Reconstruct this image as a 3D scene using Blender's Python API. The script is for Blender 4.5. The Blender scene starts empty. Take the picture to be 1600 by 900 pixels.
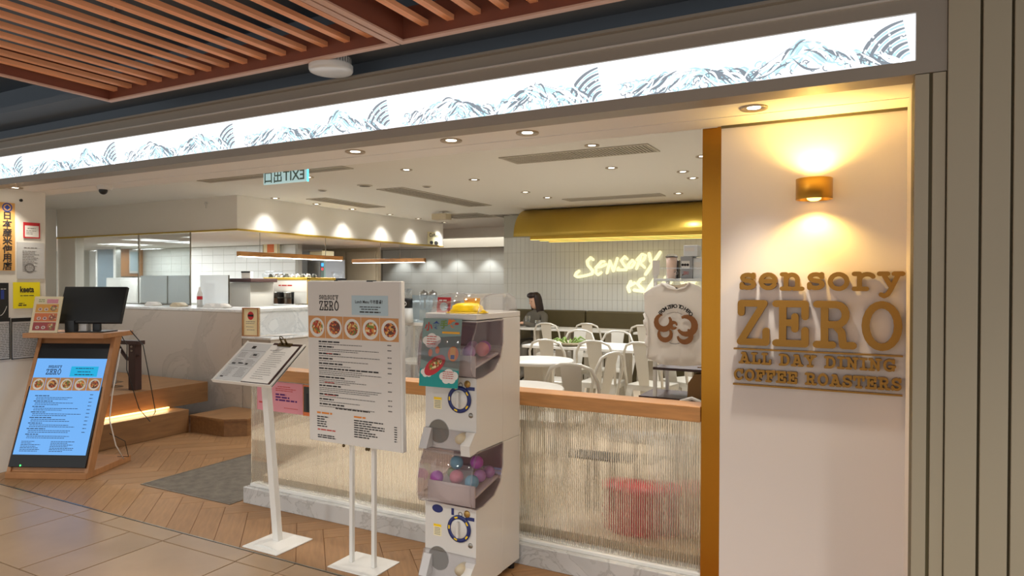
import bpy, bmesh, math, random
from math import sin, cos, pi, radians, sqrt, atan2
from mathutils import Vector, Matrix
random.seed(7)
scene = bpy.context.scene
COL = scene.collection

# ------------------------------------------------------------------ camera
CAM_H = 1.55
YAW, PITCH, ROLL, FPX = .489188, .00913387, -.00301637, 1063.722
_f = Vector((-sin(YAW), cos(YAW), 0)); _r = Vector((cos(YAW), sin(YAW), 0)); _d = Vector((0, 0, -1))
FWD = _f * cos(PITCH) + _d * sin(PITCH)
_d2 = _d * cos(PITCH) - _f * sin(PITCH)
RGT = _r * cos(ROLL) + _d2 * sin(ROLL)
DWN = _d2 * cos(ROLL) - _r * sin(ROLL)
EYE = Vector((0, 0, CAM_H))
cd = bpy.data.cameras.new('camera'); cam = bpy.data.objects.new('camera', cd); COL.objects.link(cam)
cam.matrix_world = Matrix(((RGT.x, -DWN.x, -FWD.x, 0), (RGT.y, -DWN.y, -FWD.y, 0), (RGT.z, -DWN.z, -FWD.z, CAM_H), (0, 0, 0, 1)))
cd.sensor_width = 36; cd.lens = FPX / 1600 * 36; cd.clip_start = .05; cd.clip_end = 100
scene.camera = cam

# ------------------------------------------------------------------ world, exposure
w = bpy.data.worlds.new('world'); scene.world = w; w.use_nodes = True
w.node_tree.nodes['Background'].inputs[0].default_value = (1.0, 1.0, .99, 1)
w.node_tree.nodes['Background'].inputs[1].default_value = .56
scene.view_settings.view_transform = 'Standard'; scene.view_settings.look = 'None'
scene.view_settings.exposure = 0.82; scene.view_settings.gamma = 1.0
scene.view_settings.use_curve_mapping = False

# ------------------------------------------------------------------ lamps of the mall and the shop, plus added fill lamps
def lamp(name, kind, loc, energy, color=(1, .93, .82), size=.05, spot=120, blend=.6, rot=(0, 0, 0), sx=None, sy=None):
    l = bpy.data.lights.new(name, kind); l.energy = energy; l.color = color
    if kind == 'AREA':
        l.shape = 'RECTANGLE' if sx else 'DISK'
        l.size = sx or size
        if sx: l.size_y = sy
    else:
        l.shadow_soft_size = size
    if kind == 'SPOT': l.spot_size = radians(spot); l.spot_blend = blend
    o = bpy.data.objects.new(name, l); COL.objects.link(o); o.location = loc; o.rotation_euler = rot
    return o
WARM = (1, .92, .80); NEUT = (.98, .98, 1); COOL = (.93, .97, 1)
SOFFIT_SPOTS = [(-2.615, 3.008), (-1.96, 3.0), (-1.523, 3.018), (-.455, 3.027), (-6.05, 2.93)]
DINING_SPOTS = [(-1.922, 4.91), (-2.138, 5.952), (-1.61, 6.465), (-1.62, 6.905), (-2.049, 8.019), (-3.639, 6.002),
                (-3.609, 7.106), (-3.886, 5.182), (-3.596, 7.687), (-1.269, 5.753)]
BOX_SPOTS = [(-6.70, 6.203), (-6.70, 6.927), (-6.70, 7.647), (-6.71, 8.523), (-6.72, 9.293), (-6.74, 10.1)]
ENTRY_SPOTS = [(-5.05, 5.1), (-6.9, 4.3), (-8.3, 4.4)]  # first stands for a track light; two hidden ones added to brighten the counter
RAIL_FILL_SPOTS = [(-1.15, 3.85), (-2.3, 3.85), (-3.4, 3.85)]  # added lamps, unseen behind the soffit, to brighten shirt, rail and glass
for x, y in RAIL_FILL_SPOTS:
    lamp('rail_fill_lamp', 'SPOT', (x, y, 2.585), 13, (1, .95, .86), .04, 110, .8)
for x, y in SOFFIT_SPOTS:
    lamp('soffit_downlight_lamp', 'SPOT', (x, y, 2.275), 13 if x < -.6 else 32, WARM, .03 if x < -.6 else .06, 95 if x < -.6 else 74, .8)
for x, y in DINING_SPOTS:
    lamp('dining_downlight_lamp', 'SPOT', (x, y, 2.585), 29, NEUT, .04, 150, .7)
for x, y in BOX_SPOTS:
    lamp('bulkhead_downlight_lamp', 'SPOT', (x, y, 2.585), 22, (.98, 1, .98), .05, 100, 1.0)
for x, y in ENTRY_SPOTS:
    lamp('entry_and_fill_lamp', 'SPOT', (x, y, 2.585), 25, NEUT, .04, 150, .7)
# mall ceiling downlights, in front of the shop and over the viewer's head
for x, y in ((-5.2, 1.0), (-3.1, .2), (-1.0, .2), (1.2, .6), (-4.2, -1.6), (-1.2, -1.6)):
    lamp('mall_downlight_lamp', 'SPOT', (x, y, 2.55), 62, (1, .98, .94), .12, 136, .6)

# ------------------------------------------------------------------ helpers
def lin(c):
    c = c / 255
    return c / 12.92 if c <= .04045 else ((c + .055) / 1.055) ** 2.4
def rgb(*c): return tuple(lin(v) for v in c) + (1,)
def ray(px, py): return RGT * ((px - 800) / FPX) + DWN * ((py - 450) / FPX) + FWD
def at(px, py, Y):
    d = ray(px, py); return EYE + d * (Y / d.y)
def atx(px, py, X):
    d = ray(px, py); return EYE + d * (X / d.x)
def atz(px, py, Z):
    d = ray(px, py); return EYE + d * ((Z - CAM_H) / d.z)
def ground(px, dist, z=0):
    p = FWD * dist + RGT * ((px - 800) / FPX * dist); return Vector((p.x, p.y, z))

MATS = {}
def mat(name, col, rough=.5, metal=0, emit=None, estr=1, noise=0, nscale=8, bump=0, bscale=40, spec=.5, coat=0, stretch=None, rnd=0):
    if name in MATS: return MATS[name]
    m = bpy.data.materials.new(name); m.use_nodes = True; MATS[name] = m
    nt = m.node_tree; N = nt.nodes; L = nt.links; b = N['Principled BSDF']
    b.inputs['Base Color'].default_value = rgb(*col); b.inputs['Roughness'].default_value = rough
    b.inputs['Metallic'].default_value = metal; b.inputs['Specular IOR Level'].default_value = spec
    b.inputs['Coat Weight'].default_value = coat
    if emit:
        b.inputs['Emission Color'].default_value = rgb(*emit); b.inputs['Emission Strength'].default_value = estr
    if noise or bump or rnd:
        tc = N.new('ShaderNodeTexCoord'); mp = N.new('ShaderNodeMapping'); L.new(tc.outputs['Object'], mp.inputs[0])
        if stretch: mp.inputs['Scale'].default_value = stretch
        src = None
        if noise:
            n = N.new('ShaderNodeTexNoise'); n.inputs['Scale'].default_value = nscale; n.inputs['Detail'].default_value = 5
            L.new(mp.outputs[0], n.inputs['Vector'])
            h = N.new('ShaderNodeMapRange'); h.inputs[1].default_value = .3; h.inputs[2].default_value = .7
            h.inputs[3].default_value = 1 - noise; h.inputs[4].default_value = 1 + noise
            L.new(n.outputs['Fac'], h.inputs[0]); src = h.outputs[0]
        if rnd:
            oi = N.new('ShaderNodeObjectInfo'); r = N.new('ShaderNodeMapRange')
            r.inputs[3].default_value = 1 - rnd; r.inputs[4].default_value = 1 + rnd
            L.new(oi.outputs['Random'], r.inputs[0])
            if src:
                mu = N.new('ShaderNodeMath'); mu.operation = 'MULTIPLY'; L.new(src, mu.inputs[0]); L.new(r.outputs[0], mu.inputs[1]); src = mu.outputs[0]
            else: src = r.outputs[0]
        if src:
            hs = N.new('ShaderNodeHueSaturation'); hs.inputs['Color'].default_value = rgb(*col)
            L.new(src, hs.inputs['Value']); L.new(hs.outputs[0], b.inputs['Base Color'])
        if bump:
            n2 = N.new('ShaderNodeTexNoise'); n2.inputs['Scale'].default_value = bscale; L.new(mp.outputs[0], n2.inputs['Vector'])
            bp = N.new('ShaderNodeBump'); bp.inputs['Strength'].default_value = bump; bp.inputs['Distance'].default_value = .01
            L.new(n2.outputs['Fac'], bp.inputs['Height']); L.new(bp.outputs[0], b.inputs['Normal'])
    return m
def marble(name, base, vein, scale=1.6, rough=.25):
    m = bpy.data.materials.new(name); m.use_nodes = True; MATS[name] = m
    nt = m.node_tree; N = nt.nodes; L = nt.links; b = N['Principled BSDF']
    tc = N.new('ShaderNodeTexCoord'); n = N.new('ShaderNodeTexNoise'); n.inputs['Scale'].default_value = scale
    n.inputs['Detail'].default_value = 9; n.inputs['Roughness'].default_value = .62; n.inputs['Distortion'].default_value = 1.4
    L.new(tc.outputs['Object'], n.inputs['Vector'])
    cr = N.new('ShaderNodeValToRGB'); e = cr.color_ramp.elements
    e[0].position = .33; e[0].color = rgb(*base); e[1].position = .68; e[1].color = rgb(*[v * .93 for v in base])
    x = cr.color_ramp.elements.new(.49); x.color = rgb(*base)
    x = cr.color_ramp.elements.new(.51); x.color = rgb(*vein)
    x = cr.color_ramp.elements.new(.535); x.color = rgb(*[v * .97 for v in base])
    L.new(n.outputs['Fac'], cr.inputs[0]); L.new(cr.outputs[0], b.inputs['Base Color'])
    b.inputs['Roughness'].default_value = rough
    return m
def foodmat(name, cols, scale):
    m = bpy.data.materials.new(name); m.use_nodes = True; MATS[name] = m
    nt = m.node_tree; N = nt.nodes; L = nt.links; b = N['Principled BSDF']
    tc = N.new('ShaderNodeTexCoord'); n = N.new('ShaderNodeTexVoronoi'); n.inputs['Scale'].default_value = scale
    L.new(tc.outputs['Object'], n.inputs['Vector'])
    s = N.new('ShaderNodeSeparateColor'); L.new(n.outputs['Color'], s.inputs[0])
    cr = N.new('ShaderNodeValToRGB'); cr.color_ramp.interpolation = 'CONSTANT'; e = cr.color_ramp.elements
    e[0].color = rgb(*cols[0]); e[0].position = 0; e[1].color = rgb(*cols[1]); e[1].position = 1 / len(cols)
    for i, c in enumerate(cols[2:], 2):
        x = cr.color_ramp.elements.new(i / len(cols)); x.color = rgb(*c)
    L.new(s.outputs[0], cr.inputs[0]); L.new(cr.outputs[0], b.inputs['Base Color']); b.inputs['Roughness'].default_value = .6
    return m
def clear(name, tint=(1, 1, 1), gloss=.12, rough=.03, haze=0, hazecol=(230, 232, 235)):
    """thin clear plastic or glass sheet: see-through with a surface sheen, and a milky share when frosted"""
    m = bpy.data.materials.new(name); m.use_nodes = True; MATS[name] = m
    nt = m.node_tree; N = nt.nodes; L = nt.links; N.remove(N['Principled BSDF'])
    t = N.new('ShaderNodeBsdfTransparent'); t.inputs[0].default_value = tint + (1,)
    g = N.new('ShaderNodeBsdfGlossy'); g.inputs['Roughness'].default_value = rough
    lw = N.new('ShaderNodeLayerWeight'); lw.inputs[0].default_value = .25
    mr = N.new('ShaderNodeMapRange'); mr.inputs[3].default_value = gloss * .5; mr.inputs[4].default_value = min(1, gloss * 4)
    L.new(lw.outputs['Fresnel'], mr.inputs[0])
    mx = N.new('ShaderNodeMixShader'); L.new(mr.outputs[0], mx.inputs[0]); L.new(t.outputs[0], mx.inputs[1]); L.new(g.outputs[0], mx.inputs[2])
    out = mx
    if haze:
        d = N.new('ShaderNodeBsdfDiffuse'); d.inputs[0].default_value = rgb(*hazecol)
        tr = N.new('ShaderNodeBsdfTranslucent'); tr.inputs[0].default_value = rgb(*hazecol)
        a = N.new('ShaderNodeMixShader'); a.inputs[0].default_value = .5; L.new(d.outputs[0], a.inputs[1]); L.new(tr.outputs[0], a.inputs[2])
        m2 = N.new('ShaderNodeMixShader'); m2.inputs[0].default_value = haze; L.new(mx.outputs[0], m2.inputs[1]); L.new(a.outputs[0], m2.inputs[2]); out = m2
    L.new(out.outputs[0], N['Material Output'].inputs[0])
    return m

class MB:
    def __init__(s): s.v = []; s.f = []; s.sm = []
    def add(s, vs, fs, smooth=False):
        n = len(s.v); s.v += [tuple(v) for v in vs]; s.f += [tuple(i + n for i in f) for f in fs]; s.sm += [smooth] * len(fs); return s
    def box(s, x0, y0, z0, x1, y1, z1, c=0):
        if x0 > x1: x0, x1 = x1, x0
        if y0 > y1: y0, y1 = y1, y0
        if z0 > z1: z0, z1 = z1, z0
        if c:
            c = min(c, (x1 - x0) * .45, (y1 - y0) * .45, (z1 - z0) * .45)
            bm = bmesh.new(); bmesh.ops.create_cube(bm, size=1)
            for v in bm.verts:
                v.co = Vector(((x0 + x1) / 2 + v.co.x * (x1 - x0), (y0 + y1) / 2 + v.co.y * (y1 - y0), (z0 + z1) / 2 + v.co.z * (z1 - z0)))
            bmesh.ops.bevel(bm, geom=bm.edges[:], offset=c, segments=2, affect='EDGES', profile=.5)
            bm.verts.index_update()
            s.add([v.co[:] for v in bm.verts], [[v.index for v in f.verts] for f in bm.faces]); bm.free(); return s
        vs = [(x, y, z) for z in (z0, z1) for y in (y0, y1) for x in (x0, x1)]
        return s.add(vs, [(0, 2, 3, 1), (4, 5, 7, 6), (0, 1, 5, 4), (2, 6, 7, 3), (0, 4, 6, 2), (1, 3, 7, 5)])
    def prism(s, poly, axis, a, b, smooth=False):
        """poly of 2-D points extruded along axis ('x': (y,z), 'y': (x,z), 'z': (x,y)) from a to b"""
        def P(p, t): return (t, p[0], p[1]) if axis == 'x' else (p[0], t, p[1]) if axis == 'y' else (p[0], p[1], t)
        n = len(poly); vs = [P(p, a) for p in poly] + [P(p, b) for p in poly]
        fs = [tuple(range(n))[::-1], tuple(range(n, 2 * n))]
        s.add(vs, fs); m = len(s.v) - 2 * n
        fs = [(m + i, m + (i + 1) % n, m + n + (i + 1) % n, m + n + i) for i in range(n)]
        s.f += fs; s.sm += [smooth] * n; return s
    def lathe(s, prof, cx=0, cy=0, cz=0, seg=20, smooth=True, axis='z', a0=0, a1=2 * pi):
        full = abs(a1 - a0 - 2 * pi) < 1e-6; m = seg if full else seg + 1
        vs = []
        for r, z in prof:
            for i in range(m):
                a = a0 + (a1 - a0) * i / seg; p = (r * cos(a), r * sin(a), z)
                if axis == 'y': p = (p[0], p[2], p[1])
                elif axis == 'x': p = (p[2], p[0], p[1])
                vs.append((cx + p[0], cy + p[1], cz + p[2]))
        fs = []
        for k in range(len(prof) - 1):
            for i in range(seg):
                j = (i + 1) % m; fs.append((k * m + i, k * m + j, (k + 1) * m + j, (k + 1) * m + i))
        return s.add(vs, fs, smooth)
    def cyl(s, x, y, z0, z1, r, seg=16, r1=None):
        r1 = r if r1 is None else r1
        s.lathe([(0, z0), (r, z0)], x, y, 0, seg, False); s.lathe([(r, z0), (r1, z1)], x, y, 0, seg); s.lathe([(r1, z1), (0, z1)], x, y, 0, seg, False); return s
    def tube(s, pts, r, seg=8, closed=False):
        pts = [Vector(p) for p in pts]; n = len(pts); rings = []; prev = None
        for i, p in enumerate(pts):
            if closed: t = pts[(i + 1) % n] - pts[i - 1]
            else: t = pts[min(i + 1, n - 1)] - pts[max(i - 1, 0)]
            t.normalize()
            u = prev if prev is not None else (Vector((0, 0, 1)) if abs(t.z) < .9 else Vector((1, 0, 0)))
            u = (u - t * u.dot(t)).normalized(); prev = u; v = t.cross(u)
            rr = r[i] if isinstance(r, (list, tuple)) else r
            rings.append([p + u * rr * cos(2 * pi * k / seg) + v * rr * sin(2 * pi * k / seg) for k in range(seg)])
        vs = [q for ring in rings for q in ring]; fs = []
        for i in range(n if closed else n - 1):
            j = (i + 1) % n
            for k in range(seg): fs.append((i * seg + k, i * seg + (k + 1) % seg, j * seg + (k + 1) % seg, j * seg + k))
        s.add(vs, fs, True)
        if not closed:
            m = len(s.v) - n * seg
            s.f += [tuple(range(m, m + seg))[::-1], tuple(range(m + (n - 1) * seg, m + n * seg))]; s.sm += [False, False]
        return s
    def ball(s, x, y, z, r, sx=1, sy=1, sz=1, seg=14, rings=8):
        prof = [(r * sin(pi * i / rings), -r * cos(pi * i / rings)) for i in range(rings + 1)]
        b = MB().lathe(prof, seg=seg)
        return s.add([(x + p[0] * sx, y + p[1] * sy, z + p[2] * sz) for p in b.v], b.f, True)
    def rect(s, x, z, wd, ht, y=0):           # upright print in the local x-z plane, facing -y
        return s.add([(x, y, z), (x + wd, y, z), (x + wd, y, z + ht), (x, y, z + ht)], [(0, 1, 2, 3)])
    def disc(s, x, z, rx, rz, y=0, seg=20):
        return s.add([(x + rx * cos(2 * pi * i / seg), y, z + rz * sin(2 * pi * i / seg)) for i in range(seg)], [tuple(range(seg))])
    def ring(s, x, z, r0, r1, y=0, seg=28, k=1):
        vs = []
        for i in range(seg):
            a = 2 * pi * i / seg; vs += [(x + r0 * cos(a), y, z + r0 * k * sin(a)), (x + r1 * cos(a), y, z + r1 * k * sin(a))]
        return s.add(vs, [(2 * i, 2 * i + 1, (2 * i + 3) % (2 * seg), (2 * i + 2) % (2 * seg)) for i in range(seg)])
    def ribbon(s, pts, wd, y=0):              # flat stroke in the local x-z plane
        n = len(pts); vs = []
        for i in range(n):
            a = pts[max(i - 1, 0)]; b = pts[min(i + 1, n - 1)]; dx, dz = b[0] - a[0], b[1] - a[1]; l = sqrt(dx * dx + dz * dz) or 1
            k = wd[i] if isinstance(wd, (list, tuple)) else wd
            vs += [(pts[i][0] - dz / l * k / 2, y, pts[i][1] + dx / l * k / 2), (pts[i][0] + dz / l * k / 2, y, pts[i][1] - dx / l * k / 2)]
        return s.add(vs, [(2 * i, 2 * i + 1, 2 * i + 3, 2 * i + 2) for i in range(n - 1)])
    def mesh(s, name):
        me = bpy.data.meshes.new(name); me.from_pydata(s.v, [], s.f); me.polygons.foreach_set('use_smooth', s.sm); me.update(); return me
    def build(s, name, m, parent=None, loc=(0, 0, 0), rot=(0, 0, 0), kind=None, label=None):
        return obj(name, s.mesh(name), m, parent, loc, rot, kind, label)
def obj(name, me, m, parent=None, loc=(0, 0, 0), rot=(0, 0, 0), kind=None, label=None):
    if m is not None and not me.materials: me.materials.append(MATS[m] if isinstance(m, str) else m)
    o = bpy.data.objects.new(name, me); COL.objects.link(o); o.parent = parent; o.location = loc; o.rotation_euler = rot
    if kind: o['kind'] = kind
    if label: o['label'] = label
    return o
def tag(o, label, cat, group=None):
    o['label'] = label; o['category'] = cat
    if group: o['group'] = group
    return o
def thing(name, label, cat, loc=(0, 0, 0), rz=0, group=None):
    o = bpy.data.objects.new(name, None); COL.objects.link(o); o.location = loc; o.rotation_euler = (0, 0, rz); o.empty_display_size = .1
    return tag(o, label, cat, group)
def struct(name, mb, m, label=None, parent=None):
    return mb.build(name, m, parent, kind='structure', label=label)
def dup(root, loc, rz, label=None):
    c = root.copy(); COL.objects.link(c); c.location = loc; c.rotation_euler = (0, 0, rz)
    if label: c['label'] = label
    for ch in list(root.children):
        k = ch.copy(); COL.objects.link(k); k.parent = c
        for g in list(ch.children):
            q = g.copy(); COL.objects.link(q); q.parent = k
    return c
_tc = {}
def textmesh(body, size, bold=0, depth=0, align='LEFT', shear=0):
    c = bpy.data.curves.new('lettering', 'FONT'); c.body = body; c.size = size; c.align_x = align; c.offset = bold; c.extrude = depth; c.shear = shear
    c.resolution_u = 3
    o = bpy.data.objects.new('lettering', c); COL.objects.link(o)
    me = bpy.data.meshes.new_from_object(o.evaluated_get(bpy.context.evaluated_depsgraph_get()))
    bpy.data.objects.remove(o); bpy.data.curves.remove(c)
    me.transform(Matrix.Rotation(pi / 2, 4, 'X'))          # stand it up: x right, z up, facing -y
    return me
def text(body, size, m, parent, x, z, y=0, bold=0, align='LEFT', width=None, rot=(0, 0, 0), name='lettering', depth=0, shear=0, mirror=False):
    me = textmesh(body, size, bold, depth, align, shear)
    if width:
        xs = [v.co.x for v in me.vertices]; k = width / max(1e-6, max(xs) - min(xs)); me.transform(Matrix.Diagonal((k, 1, 1, 1)))
    if mirror: me.transform(Matrix.Diagonal((-1, 1, 1, 1)))
    return obj(name, me, m, parent, (x, y, z), rot)

# slab-serif letters of the shop's name, drawn as rounded strokes on a unit-high grid (x, z, half-width included)
def arc(cx, cz, rx, rz, a0, a1, n=10): return [(cx + rx * cos(radians(a0 + (a1 - a0) * i / n)), cz + rz * sin(radians(a0 + (a1 - a0) * i / n))) for i in range(n + 1)]
GLY = {
 's': (.80, [arc(.40, .74, .26, .19, 20, 270, 8) + arc(.40, .33, .29, .22, 90, -160, 8)[0:], [(.66, .94), (.66, .76)], [(.12, .12), (.12, .34)]]),
 'e': (.86, [arc(.43, .52, .34, .42, 0, 330, 14), [(.10, .52), (.77, .52)]]),
 'n': (1.02, [[(.06, .94), (.24, .94), (.24, .08)], [(.06, .07), (.42, .07)], arc(.50, .60, .26, .32, 180, 0, 8) + [(.76, .08)], [(.60, .07), (.96, .07)]]),
 'o': (.90, [arc(.45, .50, .36, .43, 0, 360, 18)]),
 'r': (.92, [[(.06, .94), (.28, .94), (.28, .08)], [(.06, .07), (.58, .07)], arc(.60, .58, .32, .34, 180, 50, 6) + [(.84, .78)]]),
 'y': (.96, [[(.02, .94), (.36, .94)], [(.62, .94), (.96, .94)], [(.18, .94), (.52, .14)], [(.80, .94), (.46, -.02), (.36, -.24), (.22, -.34), (.10, -.26)]]),
 'Z': (.84, [[(.10, .72), (.10, .94), (.72, .94), (.08, .06), (.78, .06), (.78, .32)]]),
 'E': (.92, [[(.06, .94), (.82, .94), (.82, .66)], [(.06, .06), (.82, .06), (.82, .36)], [(.24, .94), (.24, .06)], [(.24, .52), (.56, .52)], [(.56, .66), (.56, .38)]]),
 'R': (.98, [[(.04, .94), (.52, .94)] + arc(.52, .72, .24, .22, 90, -90, 7) + [(.24, .50)], [(.24, .94), (.24, .06)], [(.04, .06), (.44, .06)], [(.50, .50), (.66, .34), (.70, .06), (.94, .06)]]),
 'O': (.96, [arc(.48, .50, .38, .45, 0, 360, 20)]),
 'A': (1.0, [[(.18, .06), (.46, .94), (.54, .94), (.82, .06)], [(.28, .36), (.72, .36)], [(.04, .06), (.36, .06)], [(.64, .06), (.96, .06)], [(.26, .94), (.5, .94)]]),
 'L': (.84, [[(.06, .94), (.44, .94)], [(.24, .94), (.24, .06)], [(.06, .06), (.76, .06), (.76, .36)]]),
 'D': (.94, [[(.04, .94), (.46, .94)] + arc(.46, .50, .36, .44, 90, -90, 9) + [(.04, .06)], [(.22, .94), (.22, .06)]]),
 'Y': (.96, [[(.02, .94), (.34, .94)], [(.62, .94), (.94, .94)], [(.16, .94), (.48, .48), (.80, .94)], [(.48, .48), (.48, .06)], [(.28, .06), (.68, .06)]]),
 'I': (.62, [[(.08, .94), (.54, .94)], [(.31, .94), (.31, .06)], [(.08, .06), (.54, .06)]]),
 'N': (1.0, [[(.04, .94), (.24, .94), (.76, .06), (.76, .94)], [(.22, .94), (.22, .06)], [(.04, .06), (.40, .06)], [(.60, .94), (.94, .94)]]),
 'G': (.96, [arc(.48, .50, .38, .44, 40, 330, 14), [(.82, .94), (.82, .70)], [(.50, .40), (.92, .40)], [(.80, .40), (.80, .10)]]),
 'C': (.92, [arc(.47, .50, .38, .44, 40, 320, 14), [(.80, .94), (.80, .68)]]),
 'F': (.88, [[(.06, .94), (.80, .94), (.80, .66)], [(.24, .94), (.24, .06)], [(.24, .52), (.54, .52)], [(.54, .64), (.54, .38)], [(.06, .06), (.46, .06)]]),
 'S': (.84, [arc(.42, .72, .30, .22, 25, 270, 8) + arc(.42, .28, .32, .22, 90, -155, 8), [(.72, .94), (.72, .72)], [(.10, .06), (.10, .30)]]),
 'T': (.92, [[(.06, .68), (.06, .94), (.86, .94), (.86, .68)], [(.46, .94), (.46, .06)], [(.26, .06), (.66, .06)]]),
 ' ': (.55, []),
}
_cnt = [0]
def stroke(mb, pts, hw, t, sx, sz, ox, oz, y0):
    """rounded stroke through pts as one strip with round ends, from y0 back to y0+t"""
    P = [Vector((ox + p[0] * sx, oz + p[1] * sz)) for p in pts]
    for i in range(len(P) - 1):
        a, b = P[i], P[i + 1]; d = b - a
        if d.length < 1e-6: continue
        ang = atan2(d.y, d.x); k = 5; poly = []
        for j in range(k + 1): q = ang - pi / 2 + pi * j / k; poly.append((b.x + hw * cos(q), b.y + hw * sin(q)))
        for j in range(k + 1): q = ang + pi / 2 + pi * j / k; poly.append((a.x + hw * cos(q), a.y + hw * sin(q)))
        _cnt[0] += 1; e_ = .00004 * (_cnt[0] % 40)
        mb.prism(poly, 'y', y0 - e_, y0 + t + e_) if t else mb.add([(p[0], y0 - e_ * .3, p[1]) for p in poly], [tuple(range(len(poly)))])
def slab(body, x, z, width, height, hw, t, m, parent, y, name='letter', joined=False, slant=0, tight=.86):
    adv = sum(GLY[c][0] for c in body); sx = width / adv; out = MB() if joined else None; cx = x
    for i, c in enumerate(body):
        wdt, st = GLY[c]
        if st:
            mb = out or MB()
            for p in st: stroke(mb, p, hw, t, sx * tight, height, cx + wdt * sx * (1 - tight) / 2, z + slant * (cx - x), y)
            if not joined: mb.build(name, m, parent)
        cx += wdt * sx
    if joined: return out.build(name, m, parent)

# ------------------------------------------------------------------ materials
mat('dark_ceiling', (104, 113, 122), .9); mat('taupe_metal', (150, 141, 128), .42, .15); mat('ridge', (205, 198, 188), .35, .2)
mat('pillar', (166, 155, 132), .5, .1); mat('groove', (98, 88, 58), .6)
mat('soffit', (232, 230, 226), .7); mat('signwall', (226, 217, 210), .62, bump=.03, bscale=300); mat('white_paint', (226, 221, 210), .7)
mat('ceil_white', (222, 218, 208), .8); mat('kitchen_white', (220, 222, 220), .5); mat('cream_wall', (236, 230, 219), .7)
mat('gold', (214, 178, 72), .32, .5, noise=.06, nscale=2); mat('gold_dark', (178, 122, 38), .25, .9, noise=.1, nscale=1.2); mat('gold_sign', (146, 106, 42), .42, .6)
mat('gold_lamp', (186, 142, 58), .35, .85)
mat('slatwood', (240, 168, 122), .55, noise=.12, nscale=3, stretch=(20, 1, 20), rnd=.12); mat('slatframe', (128, 70, 50), .5, noise=.1, nscale=3); mat('framelip', (206, 166, 144), .5)
mat('tile_mall', (160, 132, 102), .30, noise=.09, nscale=3, bump=.04, bscale=8, rnd=.06, spec=.45); mat('grout', (92, 68, 44), .9)
mat('plank', (152, 114, 76), .48, noise=.16, nscale=4, stretch=(1.2, 12, 12), rnd=.09, spec=.45); mat('dining_tile', (206, 190, 166), .4, noise=.05, nscale=2); mat('plank_gap', (120, 84, 56), .9)
mat('matgrey', (104, 96, 84), .9, noise=.25, nscale=14, bump=.5, bscale=60)
mat('steel', (150, 146, 138), .3, .9)
mat('oak', (188, 134, 78), .45, noise=.16, nscale=3.5, stretch=(1.5, 14, 14)); mat('oak_step', (138, 100, 62), .5, noise=.16, nscale=3, stretch=(10, 1.2, 10))
mat('walnut_dark', (62, 40, 38), .5, noise=.15, nscale=5); mat('kioskwood', (172, 122, 78), .45, noise=.12, nscale=4, stretch=(2, 10, 2))
marble('marble_grey', (196, 188, 177), (183, 175, 164), 1.3); marble('marble_white', (232, 234, 232), (206, 210, 210), 3.0); marble('marble_kerb', (198, 197, 194), (170, 168, 164), 2.6)
mat('white_metal', (228, 226, 220), .35); mat('white_plastic', (214, 211, 205), .3, coat=.2); mat('paper', (222, 218, 211), .7); mat('black', (20, 21, 22), .35); mat('black_matt', (26, 27, 28), .7)
mat('ink', (40, 37, 36), .8); mat('ink_grey', (120, 116, 112), .8); mat('ink_orange', (226, 140, 60), .8); mat('ink_red', (196, 70, 60), .8); mat('sky_print', (186, 208, 216), .7)
mat('screen_white', (10, 10, 12), .2, emit=(118, 182, 250), estr=.55, spec=.2); mat('screen_cyan', (10, 10, 12), .2, emit=(40, 186, 236), estr=.5); mat('screen_ink', (8, 10, 14), .3, emit=(24, 42, 70), estr=.4)
mat('lightbox', (240, 244, 248), .4, emit=(236, 243, 250), estr=.55); mat('wave_grey', (90, 98, 106), .4, emit=(138, 147, 156), estr=.55); mat('wave_blue', (170, 206, 216), .4, emit=(182, 216, 226), estr=.55); mat('wave_line', (150, 158, 164), .4, emit=(178, 188, 194), estr=.5); mat('wave_white', (240, 244, 248), .4, emit=(240, 247, 252), estr=.62)
mat('lamp_glow', (255, 250, 240), .4, emit=(255, 246, 226), estr=6); mat('warm_glow', (255, 220, 160), .4, emit=(255, 198, 96), estr=3.2); mat('led_warm', (255, 214, 150), .4, emit=(255, 205, 120), estr=1.6); mat('neon', (255, 250, 220), .4, emit=(255, 248, 200), estr=.46); mat('gold_glow', (255, 230, 150), .4, emit=(255, 224, 110), estr=.7); mat('panel_glow', (255, 252, 246), .4, emit=(255, 250, 238), estr=1.3)
mat('vent_dark', (110, 102, 90), .8); mat('vent_slat', (188, 180, 164), .6); mat('darkhole', (118, 113, 104), .6); mat('trim_ring', (176, 160, 138), .35, .5)
mat('tile_white', (228, 230, 224), .3, noise=.03, nscale=2, spec=.5); mat('tile_grout', (176, 174, 162), .8); mat('tile_far', (196, 199, 194), .4)
mat('leather_olive', (88, 77, 44), .55, noise=.06, nscale=6); mat('chair_metal', (206, 202, 190), .32, .25); mat('table_white', (218, 215, 206), .35)
mat('beige', (196, 182, 154), .6); mat('fridge', (206, 206, 200), .35); mat('inox', (168, 168, 164), .3, .85); mat('dark_green', (60, 62, 54), .6)
mat('pink', (226, 150, 160), .7); mat('violet_ink', (90, 40, 110), .8); mat('teal', (20, 150, 146), .6); mat('sea_grey', (128, 152, 146), .6); mat('red', (196, 36, 44), .5); mat('red_plastic', (200, 30, 52), .35); mat('yellow', (248, 206, 20), .4); mat('yellow_sign', (244, 228, 20), .5)
mat('orange_print', (232, 122, 40), .6); mat('amber_print', (236, 172, 46), .6); mat('brick_print', (176, 44, 34), .6); mat('cream_paper', (244, 232, 188), .6); mat('wood_print', (208, 150, 92), .6); mat('plate_print', (230, 226, 218), .6); mat('navy', (32, 44, 104), .4); mat('gold_coin', (176, 140, 78), .35, .6); mat('dark_glass', (120, 92, 100), .3)
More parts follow.
